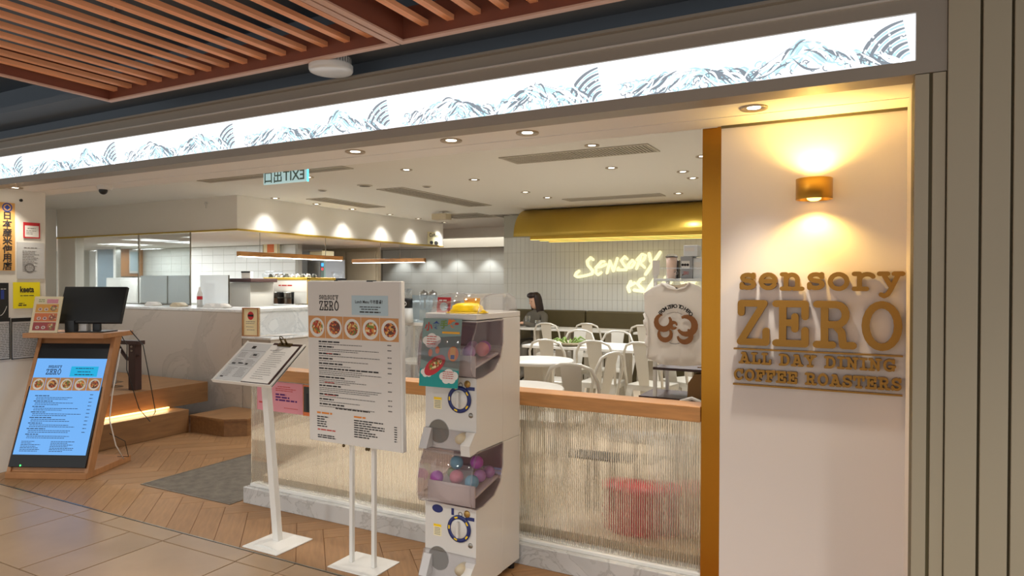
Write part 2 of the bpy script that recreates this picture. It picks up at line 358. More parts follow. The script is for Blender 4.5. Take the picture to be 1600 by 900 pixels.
mat('skin', (222, 178, 150), .55); mat('hair', (44, 30, 26), .5); mat('jacket', (96, 90, 78), .8); mat('trousers', (44, 46, 48), .8); mat('shirt_white', (238, 232, 222), .85); mat('shirt_shade', (206, 190, 166), .85); mat('tiger_brown', (142, 92, 50), .8)
mat('paper_bag', (150, 116, 74), .8); mat('grey_box', (150, 152, 154), .6); mat('pale_box', (218, 222, 222), .6); mat('peach', (226, 196, 176), .6); mat('cap_blue', (112, 176, 196), .3, coat=.4); mat('cap_pink', (226, 140, 150), .3, coat=.4); mat('cap_violet', (190, 90, 196), .3, coat=.4); mat('cap_lilac', (186, 140, 196), .3, coat=.4); mat('cap_green', (160, 180, 130), .3, coat=.4); mat('led_green', (60, 255, 90), .4, emit=(60, 255, 90), estr=3); mat('led_blue', (40, 110, 255), .4, emit=(40, 120, 255), estr=2); mat('led_red', (255, 40, 40), .4, emit=(255, 40, 50), estr=1.6)
mat('ochre_sign', (216, 164, 92), .6); mat('grey_paper', (196, 196, 194), .7); mat('exit_white', (200, 214, 214), .3, emit=(160, 205, 210), estr=.35); mat('exit_green', (92, 120, 112), .6); mat('cyan_edge', (80, 200, 220), .3, emit=(90, 215, 235), estr=1); mat('emblem_blue', (40, 62, 140), .6); mat('clip_bronze', (96, 80, 50), .35, .8); mat('leaf_green', (112, 140, 60), .6); mat('orange_art', (226, 122, 66), .6)
foodmat('food_a', [(178, 60, 40), (222, 140, 60), (120, 140, 60), (236, 214, 160), (150, 80, 40)], 90)
foodmat('food_b', [(120, 44, 36), (190, 86, 50), (226, 170, 90), (90, 60, 50)], 110)
foodmat('food_c', [(200, 120, 60), (226, 190, 120), (150, 60, 36), (110, 130, 60)], 100)
clear('clear_plastic', (.97, .96, .97), .10, .04, .05); clear('smoke_plastic', (.86, .80, .82), .12, .05, .06, (190, 170, 176)); clear('pane_glass', (.93, .96, .95), .12, .02); clear('frosted', (.94, .96, .97), .08, .2, .62, (226, 230, 232)); clear('acrylic', (.97, .99, 1), .12, .03, .06); clear('blue_screen', (.86, .92, .96), .1, .1, .3, (190, 206, 216))
# ------------------------------------------------------------------ fluted glass
def fluted():
    m = bpy.data.materials.new('fluted_glass'); m.use_nodes = True; MATS['fluted_glass'] = m
    nt = m.node_tree; N = nt.nodes; L = nt.links; N.remove(N['Principled BSDF'])
    g = N.new('ShaderNodeBsdfGlass'); g.inputs['IOR'].default_value = 1.4; g.inputs['Roughness'].default_value = .05; g.inputs[0].default_value = (.97, .96, .93, 1)
    t = N.new('ShaderNodeBsdfTranslucent'); t.inputs[0].default_value = rgb(226, 216, 200)
    x = N.new('ShaderNodeMixShader'); x.inputs[0].default_value = .07
    L.new(g.outputs[0], x.inputs[1]); L.new(t.outputs[0], x.inputs[2]); L.new(x.outputs[0], N['Material Output'].inputs[0])
fluted()

# ================================================================== SETTING
# ---- floor: base slab, mall tiles, herringbone planks
floor = struct('floor', MB().box(-16, -3, -.12, 3, 14, -.006), 'grout')
struct('floor_herringbone_bed', MB().box(-14, 2.737, -.1, 3, 13.5, -.004), 'plank_gap')
G = .0035
def tile(x0, y0, x1, y1):
    w_, h_ = x1 - x0 - 2 * G, y1 - y0 - 2 * G
    MB().box(-w_ / 2, -h_ / 2, -.012, w_ / 2, h_ / 2, 0, .0015).build('floor_tile', 'tile_mall', floor, ((x0 + x1) / 2, (y0 + y1) / 2, 0))
bx = [-6.87, -6.25, -5.935, -5.31, -4.675, -4.357, -3.735, -3.11, -2.79, -2.17, -1.85, -1.22, -.6, .02, .65, 1.3]
for a, b in zip(bx, bx[1:]): tile(a, 2.592, b, 2.728)
fx = [-6.87, -6.56, -5.93, -5.62, -4.99, -4.675, -4.046, -3.735, -3.106, -2.79, -2.165, -1.855, -1.23, -.6, .02, .65, 1.3]
for k, (y0, y1) in enumerate(((1.972, 2.592), (1.66, 1.972), (1.04, 1.66), (.42, 1.04), (-.2, .42), (-.82, -.2))):
    o = 0 if k == 0 else (.31 if k % 2 else .0)
    for a, b in zip(fx, fx[1:]): tile(a + o, y0, b + o, y1)
W, Lp = .1571, .6284
def clip(poly, fn):
    out = []
    for i in range(len(poly)):
        a, b = poly[i], poly[(i + 1) % len(poly)]; fa, fb = fn(a), fn(b)
        if fa >= 0: out.append(a)
        if fa * fb < 0: t = fa / (fa - fb); out.append((a[0] + (b[0] - a[0]) * t, a[1] + (b[1] - a[1]) * t))
    return out
S2 = sqrt(.5); u0 = -.952 * S2; np_ = 0; seen = set()
for i in range(-60, 40):
    for j in range(0, 70):
        d8 = (i + j) % 8
        if d8 == 0: r4 = (i * W + G / 2, j * W + G / 2, (i + 4) * W - G / 2, (j + 1) * W - G / 2)         # along u
        elif d8 == 4: r4 = (i * W + G / 2, j * W + G / 2, (i + 1) * W - G / 2, (j + 4) * W - G / 2)       # along v
        else: continue
        cu, cv = (r4[0] + r4[2]) / 2 + u0, (r4[1] + r4[3]) / 2
        cx, cy = (cu - cv) * S2, (cu + cv) * S2
        if not (-6.6 < cx < .4 and 2.4 < cy < 5.6): continue
        lng = d8 == 0; hl, hw = (r4[2] - r4[0]) / 2, (r4[3] - r4[1]) / 2
        if not lng: hl, hw = hw, hl
        ang = pi / 4 if lng else 3 * pi / 4
        ca, sa = cos(ang), sin(ang)
        poly = [(-hl, -hw), (hl, -hw), (hl, hw), (-hl, hw)]
        poly = clip(poly, lambda p: cy + p[0] * sa + p[1] * ca - 2.738)
        poly = clip(poly, lambda p: cx + p[0] * ca - p[1] * sa + 6.195)
        poly = clip(poly, lambda p: 5.2 - (cy + p[0] * sa + p[1] * ca))
        if len(poly) < 3: continue
        MB().prism(poly, 'z', -.01, 0).build('plank', 'plank', floor, (cx, cy, 0), (0, 0, ang)); np_ += 1
struct('floor_edge_strip', MB().box(-6.9, 2.728, -.01, 3, 2.738, .0015), 'steel')
struct('dining_floor', MB().box(-4.75, 4.5, -.05, .25, 9.506, .15).box(-3.84, 3.52, -.05, .25, 4.5, .15), 'dining_tile')

# ---- entrance mat let into the floor
t = thing('entrance_mat', 'dark grey entrance mat let into the herringbone floor', 'mat', (-4.42, 3.8, 0))
MB().box(-.485, -.56, 0, .485, .56, .004).build('mat_field', 'matgrey', t)
fr = MB().box(-.495, -.57, 0, -.485, .57, .005).box(.485, -.57, 0, .495, .57, .005).box(-.485, -.57, 0, .485, -.56, .005).box(-.485, .56, 0, .485, .57, .005)
fr.build('mat_frame', 'steel', t)

# ---- mall ceiling and slat panels
struct('ceiling', MB().box(-16, -3, 3.0, 3, 2.86, 3.1), 'dark_ceiling')
struct('ceiling_bulkhead', MB().box(-16, 2.8, 2.595, 3, 2.9, 3.0).box(-16, 2.50, 2.70, 3, 2.8, 2.74), 'dark_ceiling')
def slat_panel(x0, x1, label, xs):
    t = thing('slat_ceiling_panel', label, 'ceiling panel', ((x0 + x1) / 2, .9, 2.62)); cx = (x0 + x1) / 2
    y0, y1 = -1.4 - .9, 2.49 - .9
    for a, b, c, d in ((x0, y0, x0 + .03, y1), (x1 - .03, y0, x1, y1)): MB().box(a - cx, b, .008, c - cx, d, .15).build('frame_side', 'slatframe', t)
    for b, d in ((y0, y0 + .03), (y1 - .03, y1)): MB().box(x0 + .03 - cx, b, .008, x1 - .03 - cx, d, .15).build('frame_end', 'slatframe', t)
    for a, b, c, d in ((x0, y0, x0 + .035, y1), (x1 - .035, y0, x1, y1)): MB().box(a - cx, b, 0, c - cx, d, .008).build('lip', 'framelip', t)
    for b, d in ((y0, y0 + .035), (y1 - .035, y1)): MB().box(x0 + .035 - cx, b, 0, x1 - .035 - cx, d, .008).build('lip', 'framelip', t)
    for x in xs: MB().box(x - .018 - cx, y0 + .03, .05, x + .018 - cx, y1 - .03, .072).build('slat', 'slatwood', t)
slat_panel(-4.06, -1.905, 'brown timber slat ceiling panel over the mall walkway, beside the wood joint', [-3.97 + .137 * i for i in range(15)])
slat_panel(-1.895, .3, 'brown timber slat ceiling panel cut by the upper frame edge, above the frieze middle', [-1.745 + .133 * i for i in range(15)])
pipe = MB().tube([(-3.6, 2.2, 2.9), (-2.1, 1.5, 2.9)], .02); tag(pipe.build('ceiling_conduit', 'steel'), 'thin grey conduit above the timber slats', 'pipe')
t = thing('ceiling_dome', 'white round ribbed ceiling device hanging below the dark ceiling', 'ceiling device', (-2.40, 2.58, 2.59))
MB().lathe([(0, 0), (.085, 0), (.104, .004), (.108, .012), (.108, .035)], seg=36).build('diffuser', 'white_plastic', t)
mb = MB()
for i in range(40):
    a = 2 * pi * i / 40; c, s = cos(a), sin(a); mb.add([(c * .1 - s * .004, s * .1 + c * .004, .036), (c * .1 + s * .004, s * .1 - c * .004, .036), (c * .1 + s * .004, s * .1 - c * .004, .07), (c * .1 - s * .004, s * .1 + c * .004, .07)], [(0, 1, 2, 3)])
mb.lathe([(.095, .035), (.095, .07), (0, .075)], seg=36); mb.build('rib_ring', 'white_plastic', t)
MB().cyl(0, 0, .07, .115, .04).build('mount', 'white_plastic', t)

# ---- fascia with the lit frieze
for n_, b_ in (('upper', (-9, 2.73, 2.483, .212, 2.85, 2.60)), ('lower', (-9, 2.73, 2.27, .212, 2.85, 2.317)), ('end', (.121, 2.73, 2.317, .212, 2.85, 2.483)), ('back', (-9, 2.80, 2.317, .121, 2.85, 2.483))):
    struct('wall_fascia_' + n_, MB().box(*b_), 'taupe_metal')
struct('trim_1', MB().box(-9, 2.718, 2.532, .212, 2.73, 2.540), 'ridge')
struct('trim_2', MB().box(-9, 2.70, 2.592, .212, 2.80, 2.604), 'taupe_metal')
ends = [-9.0, -6.65, -4.395, -2.14, .121]
for k in range(4):
    a, b = ends[k], ends[k + 1]; wd = b - a
    lab = ['backlit white frieze panel over the posters at the side wall, printed with grey-blue hills', 'backlit white frieze panel over the kiosk, printed with grey-blue hills', 'backlit white frieze panel over the standing menu board, printed with grey-blue hills', 'backlit white frieze panel over the shop sign, printed with grey-blue hills'][k]
    t = thing('frieze_panel', lab, 'light box', (a, 2.742, 2.317), 0, 'lit frieze panels')
    MB().box(.0015, 0, 0, wd - .0015, .03, .166).build('lit_sheet', 'lightbox', t)
    rnd = random.Random(11)
    for half in (0, 1):
        x0 = half * wd / 2; wl = wd / 2
        def hill(x): return .045 + .045 * math.exp(-((x - .30 * wl) / (.13 * wl)) ** 2) + .062 * math.exp(-((x - .64 * wl) / (.10 * wl)) ** 2) + .02 * sin(x * 9 + half)
        ln = MB().ribbon([(x0 + .05 + x, min(.16, hill(x))) for x in [wl * .9 * i / 50 for i in range(51)]], .0022, -.0008)
        ln.build('outline_print', 'wave_line', t)
        for mname, n, off, seed in (('wave_blue', 70, -.0006, 3), ('wave_grey', 44, -.0010, 5), ('wave_white', 40, -.0014, 9)):
            rr = random.Random(seed + half); mb = MB()
            for i in range(n):
                x = rr.uniform(.06, .90) * wl; top = min(.15, hill(x)) * rr.uniform(.35, .9); ln_ = rr.uniform(.04, .11); c = rr.uniform(-.02, .03)
                sgn = 1 if (x / wl < .3 or .47 < x / wl < .64) else -1
                pts = [(x0 + .05 + x + sgn * ln_ * q - sgn * ln_ * .5, max(.004, min(.162, top + (q - .5) * .05 + c * sin(q * pi)))) for q in [j / 7 for j in range(8)]]
                mb.ribbon(pts, [.002 + .008 * sin(pi * j / 7) * rr.uniform(.7, 1) for j in range(8)], off)
            mb.build('stroke_print', mname, t, kind='stuff')
        # scalloped foam line and dark banks at the panel end
        mb = MB(); rr = random.Random(21 + half)
        for i in range(5): mb.ribbon(arc(x0 + wl * .99, .004, .16 - .028 * i, .145 - .026 * i, 100, 178, 12), [.014 * (.3 + .7 * sin(pi * (j + 1) / 14)) for j in range(13)], -.0010)
        mb.build('bank_print', 'wave_grey', t, kind='stuff'); mb = MB()
        for i in range(5): mb.ribbon(arc(x0 + wl * .99, .004, .146 - .028 * i, .132 - .026 * i, 100, 178, 12), .007, -.0008)
        mb.build('bank_edge_print', 'wave_blue', t, kind='stuff')
        mb = MB()
        for i in range(60):
            x = rr.uniform(.05, .97) * wl; c0 = rr.uniform(0, 360); r_ = rr.uniform(.006, .014); mb.ribbon(arc(x0 + x, rr.uniform(.01, .055), r_, r_, c0, c0 + 150, 5), .0035, -.0012)
        mb.build('curl_print', 'wave_grey', t, kind='stuff'); mb = MB()
        for i in range(70):
            x = rr.uniform(.05, .97) * wl; c0 = rr.uniform(0, 360); r_ = rr.uniform(.006, .016); mb.ribbon(arc(x0 + x, rr.uniform(.008, .065), r_, r_, c0, c0 + 170, 5), .006, -.0005)
        mb.build('foam_print', 'wave_blue', t, kind='stuff')
        mb = MB()
        for i in range(40): mb.disc(x0 + wl * rr.uniform(.80, 1.0) * .98, rr.uniform(.008, .12), .004, .004, -.0018, 8)
        mb.build('dot_print', 'wave_white', t, kind='stuff')

# ---- entrance soffit
struct('ceiling_soffit', MB().box(-9, 2.85, 2.29, .30, 3.14, 2.40).box(-9, 3.152, 2.29, .30, 3.32, 2.40).box(-9, 3.14, 2.31, .30, 3.152, 2.40), 'soffit')
struct('ceiling_soffit_back', MB().box(-14, 3.321, 2.2901, -.74, 3.34, 2.6), 'soffit')
# ---- right-hand pier of upright boards
wr = struct('wall_right', MB().box(.118, 2.742, 0, 3.0, 2.95, 2.27).box(.212, 2.742, 2.27, 3.0, 2.95, 3.0), 'groove')
for a, b, z1, y in ((.118, .161, 2.268, 2.73), (.171, .210, 2.268, 2.73), (.214, .304, 3.0, 2.722), (.312, .389, 3.0, 2.722), (.397, .474, 3.0, 2.722), (.482, .56, 3.0, 2.722), (.568, .645, 3.0, 2.722)) + tuple((.653 + .085 * i, .730 + .085 * i, 3.0, 2.722) for i in range(14)):
    MB().box(a, y, 0, b, 2.76, z1, .0025).build('panel', 'pillar', wr)
struct('wall_pier_return', MB().box(.118, 2.95, 0, .16, 3.34, 2.29), 'signwall')
# ---- sign wall, gold jamb
struct('wall_sign', MB().box(-.645, 3.32, 0, .14, 3.45, 2.29), 'signwall')
struct('trim_3', MB().box(-.664, 3.325, 0, -.645, 3.44, 2.29), 'gold_dark')
struct('trim_4', MB().box(-.737, 3.335, 0, -.664, 3.45, 2.29, .002), 'gold_dark')
struct('trim_5', MB().box(-.645, 3.312, 2.278, .118, 3.325, 2.29), 'groove')
struct('wall_shop_side', MB().box(.25, 3.45, 0, .35, 10, 2.6), 'cream_wall')

# ---- glazed partition: marble kerb, channel, fluted pane, oak rail
struct('partition_kerb', MB().box(-3.886, 3.309, 0, -.737, 3.50, .112, .004), 'marble_kerb')
struct('partition_channel', MB().box(-3.86, 3.345, .112, -.737, 3.40, .132, .003), 'white_metal')
mb = MB(); n = 262 * 6; x0, x1 = -3.868, -.740; z0, z1 = .125, .872; vs = []
for i in range(n + 1):
    x = x0 + (x1 - x0) * i / n; y = 3.376 + .0035 * abs(sin(pi * i / 6))
    vs += [(x, 3.364, z0), (x, 3.364, z1), (x, y, z0), (x, y, z1)]
fs = []
for i in range(n):
    a, b = 4 * i, 4 * i + 4; fs += [(a, b, b + 1, a + 1), (a + 2, a + 3, b + 3, b + 2), (a + 1, b + 1, b + 3, a + 3), (a, a + 2, b + 2, b)]
fs += [(0, 1, 3, 2), (4 * n, 4 * n + 2, 4 * n + 3, 4 * n + 1)]
mb.add(vs, fs); struct('window_1', mb, 'fluted_glass', 'reeded glass pane of the low partition')
struct('partition_rail', MB().box(-3.89, 3.325, .872, -.739, 3.47, .947, .003), 'oak')

# ---- side wall with posters, kitchen side wall
struct('wall_left', MB().box(-6.6, 2.742, 0, -6.2, 3.235, 2.29), 'white_paint')
struct('wall_left_back', MB().box(-10.95, 3.3, 0, -10.75, 5.76, 2.6).box(-11.0, 3.235, 0, -6.6, 3.3, 2.6), 'cream_wall')
struct('wall_left_nib', MB().box(-10.75, 5.78, 0, -10.3, 5.9, 2.17), 'cream_wall')

# ---- dining and kitchen ceiling
struct('ceiling_dining', MB().box(-14, 3.32, 2.6, 2.5, 11.4, 2.7), 'ceil_white')
struct('ceiling_far', MB().box(-14, 11.4, 2.42, 2.5, 11.6, 2.7).box(-14, 11.6, 2.7, 2.5, 12.2, 2.75).box(-14, 12.0, 2.26, 2.5, 12.6, 2.7), 'ceil_white')
tag(MB().box(-8.2, 11.62, 2.46, -5.4, 11.98, 2.48).build('ceiling_light_panel', 'panel_glow'), 'bright luminous ceiling panel at the far end beyond the kitchen', 'ceiling light')
struct('wall_back', MB().box(-14, 12.5, 0, 2.5, 12.6, 2.3), 'tile_far')
# kitchen bulkhead box
struct('ceiling_kitchen_bulkhead', MB().box(-10.75, 5.77, 2.19, -6.88, 5.87, 2.6).box(-6.98, 5.87, 2.19, -6.88, 10.27, 2.6).box(-17, 5.87, 2.19, -6.98, 10.27, 2.21), 'cream_wall')
struct('trim_6', MB().box(-10.75, 5.762, 2.17, -6.872, 5.87, 2.19).box(-6.98, 5.87, 2.17, -6.872, 10.28, 2.19), 'gold')
wk = struct('wall_kitchen', MB().box(-17, 8.6, 0, -8.75, 8.7, 2.19), 'tile_grout')
tw, th = .30, .15; tm = MB().box(0, -.006, 0, tw - .004, 0, th - .004, .002).mesh('tile'); 
for r in range(7):
    for c in range(20):
        obj('tile', tm, 'tile_white', wk, (-14.8 + c * tw + (0 if r % 2 else 0), 8.6, 1.13 + r * th))
wf = struct('wall_kitchen_far', MB().box(-9.95, 12.2, 0, -5.3, 12.3, 2.26), 'tile_grout')
tm2 = MB().box(0, -.006, 0, .396, 0, .246, .002).mesh('tile')
for r in range(6):
    for c in range(11): obj('tile', tm2, 'tile_white', wf, (-9.8 + c * .40, 12.2, .75 + r * .25))
for x in (-9.2, -8.5, -7.8, -7.0, -6.0): lamp('far_wall_lamp', 'SPOT', (x, 11.95, 2.24), 8, (.98, 1, .98), .03, 100, .6)
for x, y in ((-13.2, 7.0), (-11.4, 7.2), (-9.8, 6.6), (-8.4, 6.6), (-9.8, 7.3), (-8.2, 7.3), (-7.7, 9.2)): lamp('kitchen_lamp', 'AREA', (x, y, 2.17), 27 if x < -10 else 8, COOL, sx=.6, sy=.6)
for x in (-13.6, -12.2): lamp('kitchen_wall_fill', 'AREA', (x, 8.15, 2.15), 5, COOL, sx=.8, sy=.15)  # no hood here: fill lights added to brighten the kitchen wall tiles
# ---- tiled dining wall under the gold canopy
wt = struct('wall_dining', MB().box(-5.21, 9.506, 0, .3, 9.7, 2.6), 'tile_grout')
tm3 = MB().box(0, -.006, 0, .073, 0, .238, .0015).mesh('tile'); k = 0
for r in range(5):
    for c in range(60):
        x = -5.208 + c * .0758
        if x > -.8: continue
        obj('tile', tm3, 'tile_white', wt, (x, 9.506, 1.045 + r * .2405)); k += 1
# gold canopy: bullnose face and slatted underside
pts = [(8.55 + .41 - .41 * cos(pi / 2 * i / 12), 2.19 + .41 * sin(pi / 2 * i / 12)) for i in range(13)]
cn = thing('gold_canopy', 'curved gold metal canopy above the tiled dining wall', 'canopy', (-1.9, 8.55, 2.19))
loc_ = lambda p: (p[0] - 8.55, p[1] - 2.19)
MB().prism([loc_(p) for p in pts] + [loc_((9.5, 2.6)), loc_((9.5, 2.55)), loc_((8.9, 2.5)), loc_((8.57, 2.19))], 'x', -2.63, 2.1, True).build('shell', 'gold', cn)
for i, y in enumerate((.10, .40, .72)):
    MB().box(-2.42, y, -.04, 2.1, y + .05, .03, .003).build('slat', 'gold', cn)
for i, y in enumerate((.10, .40, .72)):
    MB().box(-2.41, y + .002, -.047, 2.1, y + .048, -.040).build('light_strip', 'gold_glow', cn)

# ---- kitchen platform, counter
st = thing('stepped_platform', 'wooden two-step platform with a lit tread below the marble counter', 'platform', (-6.2, 3.3, 0))
MB().box(-1.6, .13, 0, 0, 1.30, .231, .003).build('lower_step', 'oak_step', st)
MB().box(-4.2, .13, .2312, -.25, 1.72, .445, .003).build('upper_step', 'oak_step', st)
MB().box(-.243, .1, .233, -.225, 1.24, .247).build('light_strip', 'led_warm', st)
lamp('step_strip_lamp', 'AREA', (-6.40, 3.95, .27), 2.2, (1, .72, .36), sx=.05, sy=1.1, rot=(0, radians(-20), 0))
pt = [(-6.19, 4.61), (-5.70, 4.62), (-5.52, 4.75), (-5.52, 5.14), (-6.19, 5.14)]
po = thing('podium_step', 'low wooden podium with a cut corner before the marble counter', 'step', (-5.85, 4.9, 0))
MB().prism([(x + 5.85, y - 4.9) for x, y in pt], 'z', 0, .155).build('body', 'oak_step', po)
MB().prism([(x + 5.85 + (.012 if x > -6 else 0), y - 4.9 - (.012 if y < 5 else 0)) for x, y in pt], 'z', .155, .175).build('top', 'oak_step', po)
mc = thing('marble_counter', 'tall marble-clad bar counter in front of the kitchen', 'counter', (-8, 5.15, 0))
MB().box(-2.6, 0, 0, 1.93, .10, 1.205).build('front_slab', 'marble_grey', mc)
MB().box(-2.6, -.005, 1.205, 1.95, .62, 1.235, .004).build('top', 'marble_white', mc)
MB().box(1.85, .10, 0, 1.93, 4.4, 1.205).build('side_slab', 'marble_white', mc)
MB().box(1.33, .62, 1.205, 1.95, 4.4, 1.235).build('side_top', 'marble_white', mc)
lg = thing('service_ledge', 'lower marble service ledge at the end of the bar counter', 'counter', (-5.85, 5.5, 0))
MB().box(-.215, -.34, 0, .21, 1.2, .925).build('body', 'marble_grey', lg)
MB().box(-.215, -.36, .925, .23, 1.2, .95, .004).build('top', 'marble_white', lg)
# ================================================================== FIXTURES ON THE CEILINGS
def downlight(x, y, z, label, group, r=.055):
    t = thing('downlight', label, 'downlight', (x, y, z), 0, group)
    MB().lathe([(r * .72, -.001), (r, -.008), (r * 1.04, -.006), (r * 1.04, .0)], seg=22).build('trim_ring', 'trim_ring', t)
    MB().lathe([(r * .72, -.002), (r * .5, -.0015), (r * .5, -.001)], seg=22).build('reflector', 'steel', t)
    MB().lathe([(r * .5, -.0025), (0, -.0025)], seg=18, smooth=False).build('lens', 'lamp_glow', t)
for (x, y), w_ in zip(SOFFIT_SPOTS, ('over the lectern stand', 'over the standing menu board', 'over the capsule machine', 'over the gold shop sign', 'over the side wall posters')):
    downlight(x, y, 2.29, 'round recessed downlight in the entrance soffit ' + w_, 'entrance soffit downlights')
for (x, y), w_ in zip(ENTRY_SPOTS, ('standing in for a track light near the exit sign', 'added out of view over the wooden platform', 'added out of view over the platform by the side wall')):
    downlight(x, y, 2.6, 'small recessed ceiling downlight ' + w_, 'entry downlights')
for (x, y), w_ in zip(RAIL_FILL_SPOTS, ('over the merchandise rack', 'behind the capsule machine', 'at the open end of the partition')):
    downlight(x, y, 2.6, 'added recessed downlight, unseen behind the soffit ' + w_, 'added rail fill downlights')  # fittings made up for the added rail lamps
for i, (x, y) in enumerate(BOX_SPOTS):
    downlight(x, y, 2.6, ('first', 'second', 'third', 'fourth', 'fifth', 'sixth')[i] + ' bright downlight from the corner along the kitchen bulkhead', 'downlights along the kitchen bulkhead')
for (x, y), w_ in zip(DINING_SPOTS, ('beside the long air vent near the entrance', 'between the two crosswise air vents', 'first of a pair near the gold jamb', 'second of a pair near the gold jamb', 'near the gold canopy by the jamb', 'in the middle of the dining ceiling', 'before the gold canopy, upper of two', 'just behind the soffit above the menu board', 'before the gold canopy, lower of two', 'half hidden by the gold jamb')):
    downlight(x, y, 2.6, 'small recessed downlight ' + w_, 'dining ceiling downlights')
def vent(x0, y0, x1, y1, label, n):
    z = 2.6; cx, cy = (x0 + x1) / 2, (y0 + y1) / 2; t = thing('air_vent', label, 'air vent', (cx, cy, z), 0, 'ceiling air vents'); hx, hy = (x1 - x0) / 2, (y1 - y0) / 2
    MB().box(-hx, -hy, -.002, hx, hy, -.0005).build('backing', 'vent_dark', t)
    e = .022
    MB().box(-hx, -hy, -.008, -hx + e, hy, -.002).box(hx - e, -hy, -.008, hx, hy, -.002).box(-hx + e, -hy, -.008, hx - e, -hy + e, -.002).box(-hx + e, hy - e, -.008, hx - e, hy, -.002).build('frame', 'vent_slat', t)
    for i in range(n):
        if abs(hx) > abs(hy):
            if n > 12: x = -hx + e + (2 * hx - 2 * e) * (i + .5) / n; MB().box(x - .006, -hy + e, -.007, x + .006, hy - e, -.002).build('slat', 'vent_slat', t)
            else: y = -hy + e + (2 * hy - 2 * e) * (i + .5) / n; MB().box(-hx + e, y - .006, -.007, hx - e, y + .006, -.002).build('slat', 'vent_slat', t)
        else: x = -hx + e + (2 * hx - 2 * e) * (i + .5) / n; MB().box(x - .008, -hy + e, -.007, x + .008, hy - e, -.002).build('slat', 'vent_slat', t)
vent(-2.81, 5.03, -1.52, 5.37, 'long grey louvred air vent in the dining ceiling nearest the entrance soffit', 44)
vent(-5.01, 6.12, -4.64, 8.12, 'long slotted air vent running into the dining room, middle of the ceiling', 5)
vent(-6.41, 6.44, -6.08, 7.62, 'slotted air vent running along the kitchen bulkhead', 4)
vent(-3.50, 7.91, -2.24, 8.17, 'crosswise slotted air vent just before the gold canopy', 4)
vent(-6.26, 4.74, -4.28, 4.90, 'dark slotted air vent behind the hanging exit sign', 3)
vent(-6.15, 8.9, -5.35, 9.6, 'square flat air vent near the end of the kitchen bulkhead', 5)
vent(-5.35, 9.3, -4.75, 10.2, 'dim slotted air vent beside the end of the gold canopy', 3)
for px_, py_, lab in ((570, 289.5, 'round dark ceiling speaker near the exit sign'), (667, 291, 'small round ceiling sensor in the middle of the dining ceiling'), (504, 297, 'small flat ceiling sensor near the kitchen bulkhead')):
    p = atz(px_, py_, 2.6); r = .085 if px_ == 570 else .05
    t = thing('ceiling_sensor', lab, 'sensor', p); MB().lathe([(0, -.010), (r * .8, -.010), (r, -.004), (r, 0)], seg=20).build('body', 'vent_slat', t); MB().lathe([(0, -.0115), (r * .7, -.0115), (r * .7, -.01)], seg=16).build('grille', 'vent_dark', t)
p = atz(690, 331, 2.6)
t = thing('ceiling_projector', 'small beige box device hanging from the dining ceiling by the kitchen bulkhead', 'device', p)
MB().box(-.13, -.08, -.12, .13, .08, -.03, .01).build('body', 'beige', t); MB().box(-.03, -.03, -.03, .03, .03, 0).build('bracket', 'white_plastic', t)
t = thing('security_camera', 'white and black dome camera under the entrance soffit', 'camera', (-5.33, 3.215, 2.29))
MB().lathe([(0, -.03), (.05, -.028), (.058, 0)], seg=20).build('housing', 'white_plastic', t); MB().ball(.0, -.012, -.036, .032).build('lens', 'black', t)
# exit sign seen from its back: the letters run mirrored
t = thing('exit_sign', 'hanging translucent exit sign with mirrored green letters behind the soffit', 'exit sign', (-4.73, 4.5, 2.44))
MB().box(-.275, -.006, 0, .275, .006, .135).build('pane', 'exit_white', t); MB().box(.27, -.008, -.002, .277, .008, .137).build('edge', 'cyan_edge', t)
for x in (-.2, .2): MB().box(x - .008, -.008, .135, x + .008, .008, .16).build('hanger', 'steel', t)
text('EXIT', .125, 'exit_green', t, .245, .022, -.0075, .002, mirror=True, width=.26); text('出口', .12, 'exit_green', t, -.03, .022, -.0075, .002, mirror=True, width=.22)

# ================================================================== SHOP SIGN AND WALL LAMP
sg = thing('shop_sign', 'raised gold letters on the cream wall below the lamp', 'sign', (0, 3.32, 1.0))
sl = .006
slab('sensory', -.560, .517, .672, .074, .0098, .026, 'gold_sign', sg, -.034, slant=.004)
slab('ZERO', -.572, .264, .690, .202, .0155, .026, 'gold_sign', sg, -.034, slant=.003)
MB().box(-.578, -.034, .2385, .108, -.010, .2455).build('rule', 'gold_sign', sg)
slab('ALL DAY DINING', -.556, .176, .64, .050, .0052, .024, 'gold_sign', sg, -.034)
slab('COFFEE ROASTERS', -.578, .097, .684, .050, .0052, .024, 'gold_sign', sg, -.034)
MB().box(-.580, -.034, .073, .107, -.010, .080).build('rule', 'gold_sign', sg)
t = thing('wall_lamp', 'round gold up-and-down wall lamp above the shop sign', 'lamp', (-.2345, 3.235, 1.957))
R = .074
MB().lathe([(R, -.045), (R, .045), (R - .003, .045), (R - .003, -.045), (R, -.045)], seg=40).build('shade', 'gold_lamp', t)
MB().lathe([(0, -.052), (.018, -.050), (.028, -.044), (.030, -.034), (.030, -.02), (0, -.02)], seg=24).build('lens', 'warm_glow', t)
MB().lathe([(0, .03), (.03, .03), (.03, .02), (0, .02)], seg=24).build('upper_lens', 'warm_glow', t)
MB().cyl(0, 0, -.02, .02, .012).build('lamp_holder', 'gold_lamp', t)
MB().box(-.02, .07, -.02, .02, .086, .02).build('wall_bracket', 'gold_lamp', t)
lamp('wall_lamp_up', 'SPOT', (-.2345, 3.235, 1.998), 9, (1, .63, .16), .02, 140, .7, (pi, 0, 0))
lamp('wall_lamp_down', 'SPOT', (-.2345, 3.235, 1.900), 8, (1, .63, .16), .02, 140, .7)

